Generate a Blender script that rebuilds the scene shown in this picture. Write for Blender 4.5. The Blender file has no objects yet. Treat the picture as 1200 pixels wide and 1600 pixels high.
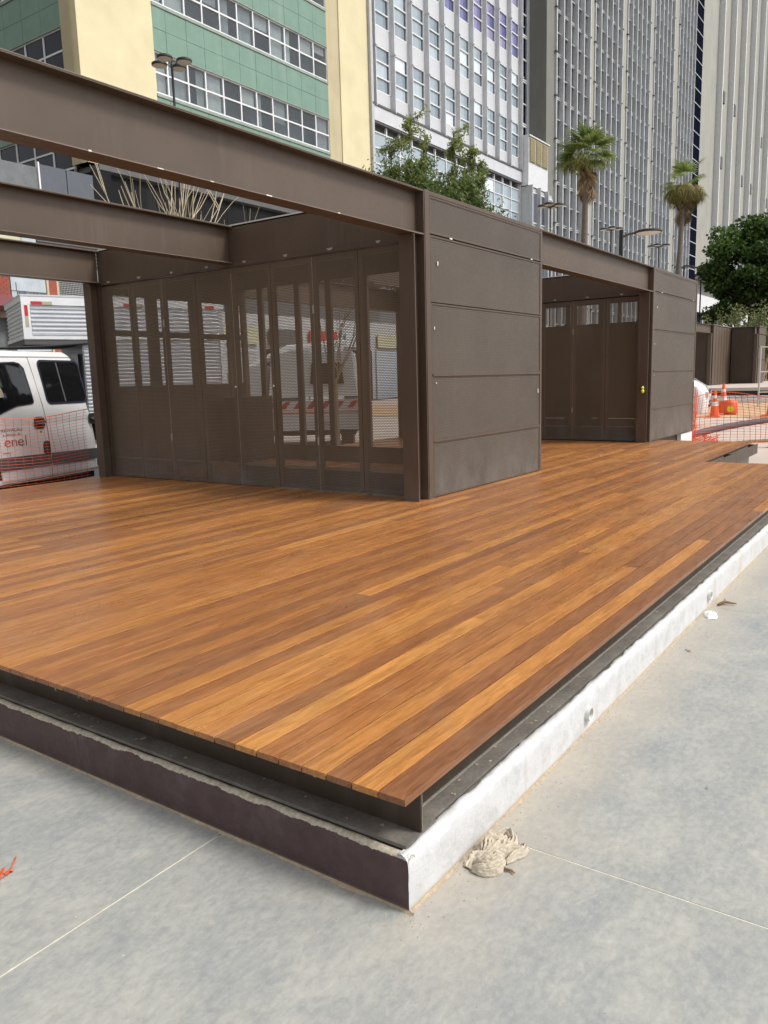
import bpy, math, random
import numpy as np
from mathutils import Vector, Matrix, noise
S = bpy.context.scene
C = bpy.context.collection
R = math.radians
rnd = random.Random(7)

# ------------------------------------------------------------------ camera
cd = bpy.data.cameras.new('camera'); cam = bpy.data.objects.new('camera', cd); C.objects.link(cam)
_r, _d, _f = (.5723, -.8196, -.0273), (-.1503, -.0721, -.986), (.8062, .5684, -.1644)
cam.matrix_world = Matrix(((_r[0], -_d[0], -_f[0], 0), (_r[1], -_d[1], -_f[1], 0), (_r[2], -_d[2], -_f[2], 1.55), (0, 0, 0, 1)))
cd.sensor_fit = 'VERTICAL'; cd.sensor_height = 36; cd.sensor_width = 27; cd.lens = 27.81
cd.clip_start = .05; cd.clip_end = 1500
S.camera = cam

# ------------------------------------------------------------------ world, sun, exposure
W = bpy.data.worlds.new("World"); S.world = W; W.use_nodes = True
wn = W.node_tree; wn.nodes.clear()
SUN_EL, SUN_AZ = 52, 292          # azimuth measured from +X towards +Y
sky = wn.nodes.new('ShaderNodeTexSky'); sky.sky_type = 'NISHITA'; sky.sun_disc = False
sky.sun_elevation = R(SUN_EL); sky.sun_rotation = R(90 - SUN_AZ); sky.air_density = 1.0; sky.dust_density = 3.0
hs = wn.nodes.new('ShaderNodeHueSaturation'); hs.inputs['Saturation'].default_value = .24
bg = wn.nodes.new('ShaderNodeBackground'); bg.inputs['Strength'].default_value = .15
wo = wn.nodes.new('ShaderNodeOutputWorld')
wn.links.new(sky.outputs[0], hs.inputs['Color']); wn.links.new(hs.outputs[0], bg.inputs[0]); wn.links.new(bg.outputs[0], wo.inputs[0])
sl = bpy.data.lights.new('sun', 'SUN'); sl.energy = 1.7; sl.angle = R(14); sl.color = (1, .965, .91)
sun = bpy.data.objects.new('sun', sl); C.objects.link(sun)
sd = Vector((math.cos(R(SUN_AZ)) * math.cos(R(SUN_EL)), math.sin(R(SUN_AZ)) * math.cos(R(SUN_EL)), math.sin(R(SUN_EL))))
sun.rotation_euler = sd.to_track_quat('Z', 'Y').to_euler()
S.view_settings.view_transform = 'Standard'; S.view_settings.look = 'None'
S.view_settings.exposure = .48; S.view_settings.gamma = 1; S.view_settings.use_curve_mapping = False
S.render.engine = 'CYCLES'
S.cycles.max_bounces = 8; S.cycles.transparent_max_bounces = 24; S.cycles.diffuse_bounces = 3; S.cycles.glossy_bounces = 3
S.cycles.caustics_reflective = False; S.cycles.caustics_refractive = False

# ------------------------------------------------------------------ materials
class NT:
    def __init__(s, name):
        s.m = bpy.data.materials.new(name); s.m.use_nodes = True
        s.t = s.m.node_tree; s.t.nodes.clear()
        s.out = s.n('ShaderNodeOutputMaterial'); s.b = s.n('ShaderNodeBsdfPrincipled')
        s.l(s.b.outputs[0], s.out.inputs[0])
    def n(s, t, **k):
        o = s.t.nodes.new(t)
        for a, v in k.items(): setattr(o, a, v)
        return o
    def l(s, a, b): s.t.links.new(a, b)
    def val(s, x, sock):
        if hasattr(x, 'is_output'): s.l(x, sock)
        else: sock.default_value = x
    def math(s, op, a, b=0.0, c=None):
        o = s.n('ShaderNodeMath', operation=op); s.val(a, o.inputs[0]); s.val(b, o.inputs[1])
        if c is not None: s.val(c, o.inputs[2])
        return o.outputs[0]
    def pos(s): return s.n('ShaderNodeNewGeometry').outputs['Position']
    def obj(s): return s.n('ShaderNodeTexCoord').outputs['Object']
    def xyz(s, v):
        o = s.n('ShaderNodeSeparateXYZ'); s.l(v, o.inputs[0]); return o.outputs
    def mapp(s, v, scale=(1, 1, 1), loc=(0, 0, 0)):
        o = s.n('ShaderNodeMapping'); s.l(v, o.inputs[0]); o.inputs['Scale'].default_value = scale; s.val(loc, o.inputs['Location']); return o.outputs[0]
    def noise(s, v, sc=5, det=4, ro=.55, dist=0):
        o = s.n('ShaderNodeTexNoise'); s.l(v, o.inputs['Vector']); o.inputs['Scale'].default_value = sc
        o.inputs['Detail'].default_value = det; o.inputs['Roughness'].default_value = ro; o.inputs['Distortion'].default_value = dist
        return o.outputs['Fac']
    def ramp(s, f, stops, interp='LINEAR'):
        o = s.n('ShaderNodeValToRGB'); s.l(f, o.inputs[0]); e = o.color_ramp.elements; o.color_ramp.interpolation = interp
        while len(e) < len(stops): e.new(.5)
        for q, (p, c) in zip(e, stops): q.position = p; q.color = (*c, 1) if len(c) == 3 else c
        return o.outputs[0]
    def mix(s, f, a, b, mode='MIX'):
        o = s.n('ShaderNodeMix', data_type='RGBA', blend_type=mode)
        s.val(f, o.inputs[0])
        for x, i in ((a, 6), (b, 7)):
            if hasattr(x, 'is_output'): s.l(x, o.inputs[i])
            else: o.inputs[i].default_value = (*x, 1)
        return o.outputs[2]
    def bump(s, h, st=.2, d=.01):
        o = s.n('ShaderNodeBump'); o.inputs['Strength'].default_value = st; o.inputs['Distance'].default_value = d
        s.l(h, o.inputs['Height']); s.l(o.outputs[0], s.b.inputs['Normal'])
    def col(s, c):
        if hasattr(c, 'is_output'): s.l(c, s.b.inputs['Base Color'])
        else: s.b.inputs['Base Color'].default_value = (*c, 1)
    def set(s, **k):
        for a, v in k.items(): s.val(v, s.b.inputs[a.replace('_', ' ')])
        return s

def plain(name, c, rough=.6, metal=0, var=.12, sc=3, bump=0, coat=0, spec=.5):
    t = NT(name); p = t.obj()
    n1 = t.noise(p, sc, 5); n2 = t.noise(p, sc * 9, 3)
    f = t.math('ADD', t.math('MULTIPLY', n1, .65), t.math('MULTIPLY', n2, .35))
    t.col(t.ramp(f, [(.3, tuple(x * (1 - var) for x in c)), (.7, tuple(min(1, x * (1 + var)) for x in c))]))
    t.set(Roughness=rough, Metallic=metal, Coat_Weight=coat, Specular_IOR_Level=spec)
    if bump: t.bump(n2, bump, .01)
    return t.m

def perf_mask(t, ax, p=.0195, r=.0052):
    x = t.xyz(t.pos()); u, v = x[ax], x[2]
    def lat(off):
        a = t.math('SUBTRACT', t.math('FRACT', t.math('ADD', t.math('DIVIDE', u, p), off)), .5)
        b = t.math('SUBTRACT', t.math('FRACT', t.math('ADD', t.math('DIVIDE', v, p * 1.732), off)), .5)
        a = t.math('MULTIPLY', a, p); b = t.math('MULTIPLY', b, p * 1.732)
        return t.math('SQRT', t.math('ADD', t.math('MULTIPLY', a, a), t.math('MULTIPLY', b, b)))
    d = t.math('MINIMUM', lat(0.0), lat(0.5))
    return t.math('LESS_THAN', d, r)

STEEL = (.094, .066, .046)
def steel(name, perf=None, holes=.0052, dust=.35, col=STEEL):
    t = NT(name); p = t.pos(); z = t.xyz(p)[2]
    n = t.noise(p, 1.3, 5); nf = t.noise(p, 22, 4)
    st = t.noise(t.mapp(p, (5, 5, .5)), 2.2, 4)
    c = t.ramp(n, [(.3, tuple(x * .88 for x in col)), (.7, tuple(x * 1.1 for x in col))])
    # dust settled low down and faint run marks
    low = t.math('MULTIPLY', t.ramp(z, [(.40, (1, 1, 1)), (1.25, (0, 0, 0))]), t.ramp(t.noise(t.mapp(p, (1, 1, .6)), 2.6, 7, .7), [(.42, (.15,) * 3), (.62, (1, 1, 1))]))
    c = t.mix(t.math('MULTIPLY', low, dust), c, (.20, .185, .165))
    c = t.mix(t.math('MULTIPLY', t.ramp(st, [(.55, (0, 0, 0)), (.8, (1, 1, 1))]), .18), c, (.19, .17, .15))
    t.col(c); t.set(Roughness=t.ramp(nf, [(.3, (.42,) * 3), (.7, (.58,) * 3)]), Specular_IOR_Level=.4)
    t.bump(nf, .08, .003)
    if perf is not None:
        tr = t.n('ShaderNodeBsdfTransparent'); mx = t.n('ShaderNodeMixShader')
        t.l(perf_mask(t, perf, r=holes), mx.inputs[0]); t.l(t.b.outputs[0], mx.inputs[1]); t.l(tr.outputs[0], mx.inputs[2]); t.l(mx.outputs[0], t.out.inputs[0])
    return t.m

M = {}
M['steel'] = steel('brown_painted_steel')
M['edge_highlight'] = plain('painted_edge_highlight', (.20, .16, .12), .5)
M['steel_low'] = steel('brown_steel_base', dust=0, col=(.058, .040, .027))
M['perf_x'] = steel('perforated_steel_door', perf=1, holes=.0061, dust=1.0, col=(.165, .128, .088))
M['perf_y'] = steel('perforated_steel_flap', perf=0, holes=.0056, dust=1.0, col=(.125, .102, .080))
M['backing'] = plain('steel_backing_sheet', (.055, .045, .037), .6)
M['flange_dusty'] = plain('dusty_flange', (.15, .135, .115), .75, var=.45, sc=7, bump=.2)
M['flashing'] = plain('roof_flashing', (.7, .7, .7), .35, .3)
M['scrap_white'] = plain('white_label', (.75, .74, .7), .5)
M['weld'] = plain('bare_weld', (.42, .39, .34), .5, .4, var=.3, sc=30)
M['dark'] = plain('dark_void', (.012, .012, .013), .8)
M['rubber'] = plain('black_rubber', (.02, .02, .022), .7)
M['black_metal'] = plain('black_metal', (.02, .02, .022), .45)
M['alu'] = plain('aluminium_sheet', (.62, .64, .67), .34, .55, var=.06)
M['alu_frame'] = plain('white_aluminium_frame', (.74, .75, .76), .45)
M['white_paint'] = plain('white_vehicle_paint', (.74, .74, .73), .22, var=.04, coat=.5)
M['white_dirty'] = plain('dirty_white_paint', (.52, .46, .38), .5, var=.2, sc=5)
M['red'] = plain('red_reflector', (.55, .02, .02), .35)
M['beige_tape'] = plain('beige_reflector', (.42, .38, .28), .4)
M['orange'] = plain('orange_plastic', (.85, .13, .03), .45, var=.1)
M['net'] = plain('orange_net_plastic', (.85, .15, .055), .5)
M['netdark'] = plain('dark_net_joint', (.34, .08, .05), .6)
M['yellow'] = plain('yellow_label', (.75, .78, .02), .4)
M['grey_pl'] = plain('grey_plastic', (.10, .10, .105), .6)
M['pvc'] = plain('white_pvc', (.70, .70, .66), .4)
M['cloth'] = plain('cream_cloth', (.50, .44, .345), .95, var=.2, sc=14)
M['paper'] = plain('white_paper', (.8, .8, .79), .9, var=.05)
M['stick'] = plain('dry_stick', (.25, .15, .08), .9, var=.3, sc=20)
M['navy'] = plain('navy_rubber_seal', (.012, .012, .03), .45)
M['text_red'] = plain('red_print', (.55, .06, .07), .5)
M['text_mid'] = plain('purple_print', (.30, .10, .12), .5)
M['text_grey'] = plain('grey_print', (.08, .10, .12), .5)
M['fin_white'] = plain('white_fin', (.72, .72, .70), .5)
M['spandrel'] = plain('pale_enamel_panel', (.56, .57, .59), .32, var=.10, sc=.9)
M['col_white'] = plain('pale_grey_mullion', (.46, .47, .47), .4, var=.12)
M['tower_panel'] = plain('white_render', (.66, .67, .68), .7)
M['gutter'] = plain('dark_sill', (.09, .09, .09), .6)
M['blue_panel'] = plain('blue_grey_cladding', (.085, .095, .12), .55)
M['maroon_awning'] = plain('maroon_awning', (.16, .045, .05), .7)
M['shop_blue'] = plain('pale_blue_render', (.42, .48, .52), .8, var=.15)
M['pale_yellow'] = plain('pale_yellow_green_wall', (.50, .49, .34), .8)

def glassy(name, tint, rough=.04, mixf=.55):
    t = NT(name); t.col(tint); t.set(Roughness=rough, Specular_IOR_Level=.9)
    tr = t.n('ShaderNodeBsdfTransparent'); tr.inputs[0].default_value = (.92, .95, .96, 1)
    mx = t.n('ShaderNodeMixShader'); mx.inputs[0].default_value = mixf
    t.l(t.b.outputs[0], mx.inputs[1]); t.l(tr.outputs[0], mx.inputs[2]); t.l(mx.outputs[0], t.out.inputs[0])
    return t.m
M['pane_clear'] = glassy('clear_window_glass', (.16, .18, .20), mixf=.80)
M['pane_dark'] = plain('dark_tinted_glass', (.008, .009, .013), .06, var=.1, spec=.22)
M['pane_car'] = plain('vehicle_glass', (.008, .009, .010), .04, var=.1, spec=.6)
def pane_rnd(name, stops, rough=.08, metal=0.0):
    t = NT(name); oi = t.n('ShaderNodeObjectInfo'); a = t.n('ShaderNodeAttribute', attribute_name='tone')
    f = t.math('FRACT', t.math('ADD', oi.outputs['Random'], a.outputs['Fac']))
    t.col(t.ramp(f, stops, 'CONSTANT')); t.set(Roughness=rough, Specular_IOR_Level=.9, Metallic=metal)
    p = t.pos(); t.bump(t.noise(p, .8, 2), .02, .05)
    return t.m
M['pane_white'] = pane_rnd('office_glass_grey', [(0, (.24, .30, .34)), (.35, (.31, .38, .42)), (.62, (.42, .50, .54)), (.84, (.68, .76, .80))])
M['pane_violet'] = pane_rnd('office_glass_violet', [(0, (.12, .12, .30)), (.4, (.20, .19, .38)), (.8, (.28, .27, .42))])
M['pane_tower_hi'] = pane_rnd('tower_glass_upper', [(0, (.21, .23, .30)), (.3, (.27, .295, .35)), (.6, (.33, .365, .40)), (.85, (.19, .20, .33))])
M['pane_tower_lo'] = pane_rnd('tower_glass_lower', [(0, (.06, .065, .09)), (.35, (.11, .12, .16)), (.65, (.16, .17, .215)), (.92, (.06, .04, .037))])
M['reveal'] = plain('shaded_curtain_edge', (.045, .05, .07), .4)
M['curtain'] = plain('office_curtain', (.85, .85, .82), .9, var=.05)
M['curtain_g'] = plain('grey_office_curtain', (.62, .63, .62), .9, var=.1)
M['link_glass'] = plain('unlit_navy_glass', (.008, .010, .020), .9, var=.2, spec=0)
M['tower_frame'] = plain('tower_mullion', (.52, .53, .52), .5, var=.15)
M['fin_pale'] = plain('pale_metal_fin', (.60, .61, .61), .4, var=.1)
M['room'] = plain('office_interior', (.16, .17, .18), .9, var=.2)

def concrete_floor():
    t = NT('polished_concrete'); p = t.pos()
    a = t.noise(p, 1.5, 8, .70, .3); b = t.noise(t.mapp(p, (1, 1.35, 1)), 3.4, 10, .70, .25); c = t.noise(t.mapp(p, (1, 1.5, 1)), 26, 7, .72, .2); e = t.noise(p, 110, 2)
    base = t.ramp(a, [(.36, (.268, .284, .280)), (.47, (.315, .322, .300)), (.56, (.372, .366, .312)), (.66, (.395, .372, .318))])
    base = t.mix(.66, base, t.ramp(b, [(.36, (.225, .245, .250)), (.5, (.31, .318, .298)), (.64, (.43, .42, .365))]))
    base = t.mix(.40, base, t.ramp(c, [(.34, (.20, .21, .215)), (.66, (.45, .44, .40))]))
    base = t.mix(t.math('MULTIPLY', t.ramp(t.noise(p, 2.2, 7, .7, 2.0), [(.60, (0, 0, 0)), (.72, (1, 1, 1))]), .45), base, (.53, .50, .44))
    # sandy dust lying against the white kerb
    y = t.xyz(p)[1]; dk = t.math('SUBTRACT', 1.177, y)
    m = t.math('SUBTRACT', 1.0, t.math('DIVIDE', dk, t.math('MULTIPLY', t.noise(p, 3.0, 6, .7), .75)))
    m = t.math('MULTIPLY', t.math('MAXIMUM', m, 0.0), .62); m = t.math('MINIMUM', m, .6); m = t.math('MULTIPLY', m, .8)
    m = t.math('MULTIPLY', m, t.math('LESS_THAN', y, 1.20)); m = t.math('MULTIPLY', m, t.math('MINIMUM', t.math('MAXIMUM', t.math('DIVIDE', t.math('SUBTRACT', t.math('ADD', t.xyz(p)[0], t.math('MULTIPLY', t.noise(p, 3, 5), .3)), 1.62), .35), 0.0), 1.0))
    base = t.mix(m, base, (.46, .385, .295))
    base = t.mix(t.ramp(t.noise(p, 60, 2), [(.74, (0, 0, 0)), (.77, (1, 1, 1))]), base, (.2, .18, .15))
    t.col(base); t.set(Roughness=t.ramp(b, [(.3, (.42,) * 3), (.7, (.62,) * 3)]), Specular_IOR_Level=.35)
    t.bump(t.math('ADD', c, t.math('MULTIPLY', e, .5)), .10, .004)
    return t.m
M['concrete'] = concrete_floor()
M['joint'] = plain('sandy_joint_filler', (.62, .58, .47), .9, var=.25, sc=14, bump=.4)
M['sand'] = plain('sand_spill', (.44, .35, .24), .95, var=.3, sc=40, bump=.5)

def kerb_paint():
    t = NT('whitewashed_kerb'); p = t.pos(); x = t.xyz(p)
    n = t.noise(p, 14, 6, .65); s = t.noise(t.mapp(p, (9, 9, .8)), 1.6, 5, .6); f = t.noise(p, 70, 4)
    c = t.ramp(n, [(.34, (.50, .50, .495)), (.5, (.575, .575, .575)), (.75, (.62, .62, .625))])
    c = t.mix(t.math('MULTIPLY', t.ramp(s, [(.58, (0, 0, 0)), (.72, (1, 1, 1))]), .6), c, (.46, .44, .38))
    yel = t.math('MULTIPLY', t.ramp(t.noise(t.mapp(p, (3.2, 1, .12)), 1.0, 3), [(.55, (0, 0, 0)), (.68, (1, 1, 1))]), t.math('GREATER_THAN', x[0], 5.2))
    c = t.mix(t.math('MULTIPLY', yel, .45), c, (.50, .36, .14))
    dirt = t.math('MULTIPLY', t.ramp(x[2], [(0, (1, 1, 1)), (.022, (0, 0, 0))]), .8)
    c = t.mix(dirt, c, (.42, .34, .24))
    t.col(c); t.set(Roughness=.75); t.bump(t.math('ADD', n, t.math('MULTIPLY', f, .4)), .35, .012)
    return t.m
M['kerb_white'] = kerb_paint()
M['pipe_in'] = plain('shaded_pipe_inside', (.30, .30, .28), .7)
def maroon():
    t = NT('maroon_painted_plinth'); p = t.pos(); x = t.xyz(p)
    n = t.noise(p, 12, 6, .65); f = t.noise(p, 60, 4); s = t.noise(t.mapp(p, (3, 3, 2.2)), 2.1, 8, .75)
    c = t.ramp(n, [(.3, (.062, .034, .034)), (.7, (.098, .058, .056))])
    c = t.mix(t.math('MULTIPLY', t.ramp(s, [(.52, (0, 0, 0)), (.72, (1, 1, 1))]), .35), c, (.20, .155, .165))
    edge = t.math('ADD', x[2], t.math('MULTIPLY', t.math('SUBTRACT', t.noise(p, 7, 6, .7), .5), .035))
    c = t.mix(t.math('GREATER_THAN', edge, .163), c, t.ramp(f, [(.3, (.34, .29, .21)), (.7, (.58, .53, .42))]))
    c = t.mix(t.math('GREATER_THAN', t.noise(p, 17, 6, .8), .71), c, (.5, .45, .38))
    c = t.mix(t.math('MULTIPLY', t.ramp(x[2], [(0, (1, 1, 1)), (.014, (0, 0, 0))]), .8), c, (.44, .37, .27))
    t.col(c); t.set(Roughness=.55); t.bump(t.math('ADD', n, t.math('MULTIPLY', f, .5)), .4, .01)
    return t.m
M['maroon'] = maroon()

def wood():
    t = NT('varnished_hardwood'); a = t.n('ShaderNodeAttribute', attribute_name='tone'); f = a.outputs['Fac']
    cmb = t.n('ShaderNodeCombineXYZ'); t.l(t.math('MULTIPLY', f, 57.0), cmb.inputs[0]); t.l(t.math('MULTIPLY', f, 31.0), cmb.inputs[1])
    add = t.n('ShaderNodeVectorMath', operation='ADD'); t.l(t.pos(), add.inputs[0]); t.l(cmb.outputs[0], add.inputs[1]); p = add.outputs[0]
    big = t.noise(t.mapp(p, (.55, 9, 9)), 1.0, 4, .6, 1.6)
    grain = t.noise(t.mapp(p, (7, 120, 120)), 1.0, 7, .72, .3)
    pores = t.noise(t.mapp(p, (30, 380, 380)), 1.0, 3, .7)
    fig = t.noise(t.mapp(p, (2.6, 26, 26)), 1.0, 7, .66, 1.2)
    base = t.ramp(f, [(0, (.235, .100, .044)), (.3, (.315, .135, .049)), (.55, (.41, .178, .054)), (.78, (.50, .228, .062)), (1, (.58, .285, .080))])
    base = t.mix(t.ramp(big, [(.35, (0, 0, 0)), (.75, (.6, .6, .6))]), base, t.mix(1.0, base, (1.45, 1.28, 1.15), 'MULTIPLY'))
    base = t.mix(t.ramp(grain, [(.38, (.55, .55, .55)), (.62, (0, 0, 0))]), base, t.mix(1.0, base, (.52, .45, .40), 'MULTIPLY'))
    base = t.mix(t.ramp(fig, [(.42, (0, 0, 0)), (.62, (.6, .6, .6))]), base, t.mix(1.0, base, (.55, .46, .38), 'MULTIPLY'))
    base = t.mix(t.ramp(pores, [(.60, (0, 0, 0)), (.72, (.35, .35, .35))]), base, (.07, .03, .015))
    w = t.pos(); dust = t.noise(t.mapp(w, (1.0, 1.6, 1)), .9, 7, .72, 1.0)
    base = t.mix(t.ramp(dust, [(.50, (0, 0, 0)), (.80, (.16, .16, .16))]), base, (.42, .33, .24))
    t.col(base)
    t.set(Roughness=t.ramp(t.noise(w, 3.5, 5, .65), [(.3, (.24,) * 3), (.7, (.42,) * 3)]), Specular_IOR_Level=.5)
    t.bump(t.math('ADD', grain, t.math('MULTIPLY', pores, .6)), .10, .0015)
    return t.m
M['wood'] = wood()

def wall_mat(name, base, stain, sc=.6, rough=.8, streak=.35):
    t = NT(name); p = t.pos()
    n = t.noise(p, sc, 6, .6); s = t.noise(t.mapp(p, (1.2, 1.2, .12)), 1.2, 5, .6); f = t.noise(p, 9, 4)
    c = t.ramp(n, [(.3, tuple(x * .9 for x in base)), (.7, tuple(min(1, x * 1.07) for x in base))])
    c = t.mix(t.math('MULTIPLY', t.ramp(s, [(.5, (0, 0, 0)), (.75, (1, 1, 1))]), streak), c, stain)
    t.col(c); t.set(Roughness=rough); t.bump(f, .15, .02)
    return t.m
M['yellow_wall'] = wall_mat('pale_yellow_render', (.68, .60, .38), (.55, .47, .30), streak=.22)
M['yellow_side'] = wall_mat('shaded_weathered_yellow', (.50, .43, .27), (.38, .33, .22), streak=.5)  # streaked darker yellow; the pier returns get their shadow side from this colour
M['green_tile'] = wall_mat('green_mosaic_panel', (.155, .265, .205), (.27, .35, .30), 1.6, .45, .35)
M['green_grout'] = plain('green_grout', (.10, .16, .13), .8)
M['green_sill'] = plain('weathered_green_sill', (.27, .32, .28), .8, var=.2)
M['stone_black'] = wall_mat('black_stone_tile', (.016, .017, .018), (.045, .045, .045), 2.0, .9, .3)
M['stone_black'].node_tree.nodes['Principled BSDF'].inputs['Specular IOR Level'].default_value = .1
M['stone_joint'] = plain('stone_joint', (.10, .10, .10), .8)
M['tower_conc'] = wall_mat('weathered_tower_concrete', (.21, .205, .18), (.16, .155, .14), .35, .85, .6)
M['fin_conc'] = wall_mat('ribbed_tower_concrete', (.37, .36, .315), (.23, .225, .20), .3, .85, .5)
M['dirt'] = wall_mat('orange_dirt', (.50, .33, .19), (.60, .46, .32), .8, .95, .3)
M['pale_ground'] = wall_mat('pale_cement_ground', (.50, .42, .36), (.42, .35, .31), .5, .9, .4)
M['asphalt'] = plain('asphalt', (.06, .06, .062), .85, var=.2, sc=4, bump=.3)
M['brick'] = plain('red_brick', (.30, .075, .05), .85, var=.25, sc=4, bump=.3)
M['mortar'] = plain('mortar', (.25, .2, .17), .9)
M['trunk'] = plain('palm_trunk', (.15, .125, .10), .9, var=.3, sc=8, bump=.6)
M['bark'] = plain('bark', (.09, .065, .045), .9, var=.3, sc=10, bump=.6)
M['twig'] = plain('bare_pale_twig', (.50, .42, .29), .85, var=.2)
def leaf(name, stops, tr=.3):
    t = NT(name); a = t.n('ShaderNodeAttribute', attribute_name='tone')
    c = t.ramp(a.outputs['Fac'], stops); t.col(c); t.set(Roughness=.5, Specular_IOR_Level=.3)
    tl = t.n('ShaderNodeBsdfTranslucent'); t.l(c, tl.inputs[0]); mx = t.n('ShaderNodeMixShader'); mx.inputs[0].default_value = tr
    t.l(t.b.outputs[0], mx.inputs[1]); t.l(tl.outputs[0], mx.inputs[2]); t.l(mx.outputs[0], t.out.inputs[0])
    return t.m
M['leaf_dark'] = leaf('broad_tree_leaf', [(0, (.016, .034, .008)), (.5, (.045, .09, .016)), (1, (.13, .21, .04))])
M['leaf_feather'] = leaf('feathery_leaf', [(0, (.03, .055, .018)), (.5, (.10, .15, .045)), (1, (.28, .32, .10))], .4)
M['leaf_shrub'] = leaf('shrub_leaf', [(0, (.07, .09, .03)), (.6, (.16, .2, .07)), (1, (.30, .30, .15))])
M['palm_leaf'] = leaf('palm_frond', [(0, (.08, .12, .03)), (.6, (.18, .24, .065)), (1, (.33, .38, .13))])
M['palm_yel'] = leaf('yellowing_palm_frond', [(0, (.15, .15, .04)), (.6, (.30, .26, .08)), (1, (.45, .33, .12))])
M['palm_dead'] = leaf('dead_palm_frond', [(0, (.13, .08, .04)), (.6, (.28, .19, .10)), (1, (.45, .34, .20))], .15)
M['lampglass'] = plain('lamp_diffuser', (.75, .76, .74), .3)
M['hose'] = plain('corrugated_hose', (.05, .035, .04), .6, var=.4, sc=20)

# ------------------------------------------------------------------ helpers
WL = {}          # world location of every parent
class MB:
    def __init__(s): s.v = []; s.f = []; s.t = []; s.tone = None
    def add(s, vs, fs):
        b = len(s.v); s.v += [tuple(v) for v in vs]; s.f += [tuple(b + i for i in f) for f in fs]
        if s.tone is not None: s.t += [s.tone] * len(vs)
        return s
    def box(s, x0, x1, y0, y1, z0, z1):
        vs = [(x, y, z) for x in (x0, x1) for y in (y0, y1) for z in (z0, z1)]
        return s.add(vs, [(0, 1, 3, 2), (4, 6, 7, 5), (0, 4, 5, 1), (2, 3, 7, 6), (0, 2, 6, 4), (1, 5, 7, 3)])
    def fbox(s, F, u0, u1, w0, w1, z0, z1):
        vs = [F(u, w, z) for u in (u0, u1) for w in (w0, w1) for z in (z0, z1)]
        return s.add(vs, [(0, 1, 3, 2), (4, 6, 7, 5), (0, 4, 5, 1), (2, 3, 7, 6), (0, 2, 6, 4), (1, 5, 7, 3)])
    def cyl(s, p0, p1, r0, r1=None, n=8, caps=True):
        r1 = r0 if r1 is None else r1; p0 = Vector(p0); p1 = Vector(p1); d = (p1 - p0)
        if d.length < 1e-6: return s
        d.normalize(); a = d.orthogonal().normalized(); b = d.cross(a)
        vs = []
        for p, r in ((p0, r0), (p1, r1)):
            for i in range(n):
                t = 2 * math.pi * i / n; vs.append(p + (a * math.cos(t) + b * math.sin(t)) * r)
        fs = [(i, (i + 1) % n, n + (i + 1) % n, n + i) for i in range(n)]
        if caps: fs += [tuple(range(n - 1, -1, -1)), tuple(range(n, 2 * n))]
        return s.add(vs, fs)
    def tube(s, pts, r, n=6):
        pts = [Vector(p) for p in pts]; rs = r if isinstance(r, (list, tuple)) else [r] * len(pts)
        vs = []; prev = None
        for i, p in enumerate(pts):
            d = (pts[min(i + 1, len(pts) - 1)] - pts[max(i - 1, 0)]).normalized()
            a = d.orthogonal().normalized() if prev is None else (prev - d * prev.dot(d)).normalized()
            prev = a; b = d.cross(a)
            for k in range(n):
                t = 2 * math.pi * k / n; vs.append(p + (a * math.cos(t) + b * math.sin(t)) * rs[i])
        fs = [(i * n + k, i * n + (k + 1) % n, (i + 1) * n + (k + 1) % n, (i + 1) * n + k) for i in range(len(pts) - 1) for k in range(n)]
        fs += [tuple(range(n - 1, -1, -1)), tuple(range((len(pts) - 1) * n, len(pts) * n))]
        return s.add(vs, fs)
    def lathe(s, prof, c=(0, 0, 0), n=20):
        vs = []
        for r, z in prof:
            for k in range(n):
                t = 2 * math.pi * k / n; vs.append((c[0] + r * math.cos(t), c[1] + r * math.sin(t), c[2] + z))
        fs = [(i * n + k, i * n + (k + 1) % n, (i + 1) * n + (k + 1) % n, (i + 1) * n + k) for i in range(len(prof) - 1) for k in range(n)]
        fs += [tuple(range(n - 1, -1, -1)), tuple(range((len(prof) - 1) * n, len(prof) * n))]
        return s.add(vs, fs)
    def prism(s, poly, F, w0, w1):   # poly of (u,z); F(u,w,z)
        n = len(poly); vs = [F(u, w0, z) for u, z in poly] + [F(u, w1, z) for u, z in poly]
        return s.add(vs, [tuple(range(n)), tuple(range(2 * n - 1, n - 1, -1))] + [(i, n + i, n + (i + 1) % n, (i + 1) % n) for i in range(n)])
    def build(s, name, mat, parent=None, smooth=False, center=False, origin=None, fix=True, **props):
        me = bpy.data.meshes.new(name)
        pw = WL.get(parent.name, Vector((0, 0, 0))) if parent else Vector((0, 0, 0))
        v = np.array(s.v, dtype=float) if s.v else np.zeros((0, 3))
        o = Vector(origin) if origin is not None else (Vector(v.min(0) + v.max(0)) / 2 if center and len(v) else pw.copy())
        if parent is None and origin is None and len(v):
            o = Vector(((v[:, 0].min() + v[:, 0].max()) / 2, (v[:, 1].min() + v[:, 1].max()) / 2, v[:, 2].min()))
        me.from_pydata((v - np.array(o)).tolist(), [], s.f)
        if s.t:
            at = me.attributes.new('tone', 'FLOAT', 'POINT'); at.data.foreach_set('value', np.array(s.t, dtype=np.float32))
        if fix:
            import bmesh
            bm = bmesh.new(); bm.from_mesh(me); bmesh.ops.recalc_face_normals(bm, faces=bm.faces); bm.to_mesh(me); bm.free()
        if mat is not None: me.materials.append(M[mat] if isinstance(mat, str) else mat)
        if smooth:
            me.polygons.foreach_set('use_smooth', [True] * len(me.polygons))
        ob = bpy.data.objects.new(name, me); C.objects.link(ob)
        if parent: ob.parent = parent
        ob.location = o - pw; WL[ob.name] = o
        for k, x in props.items(): ob[k] = x
        return ob

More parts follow.
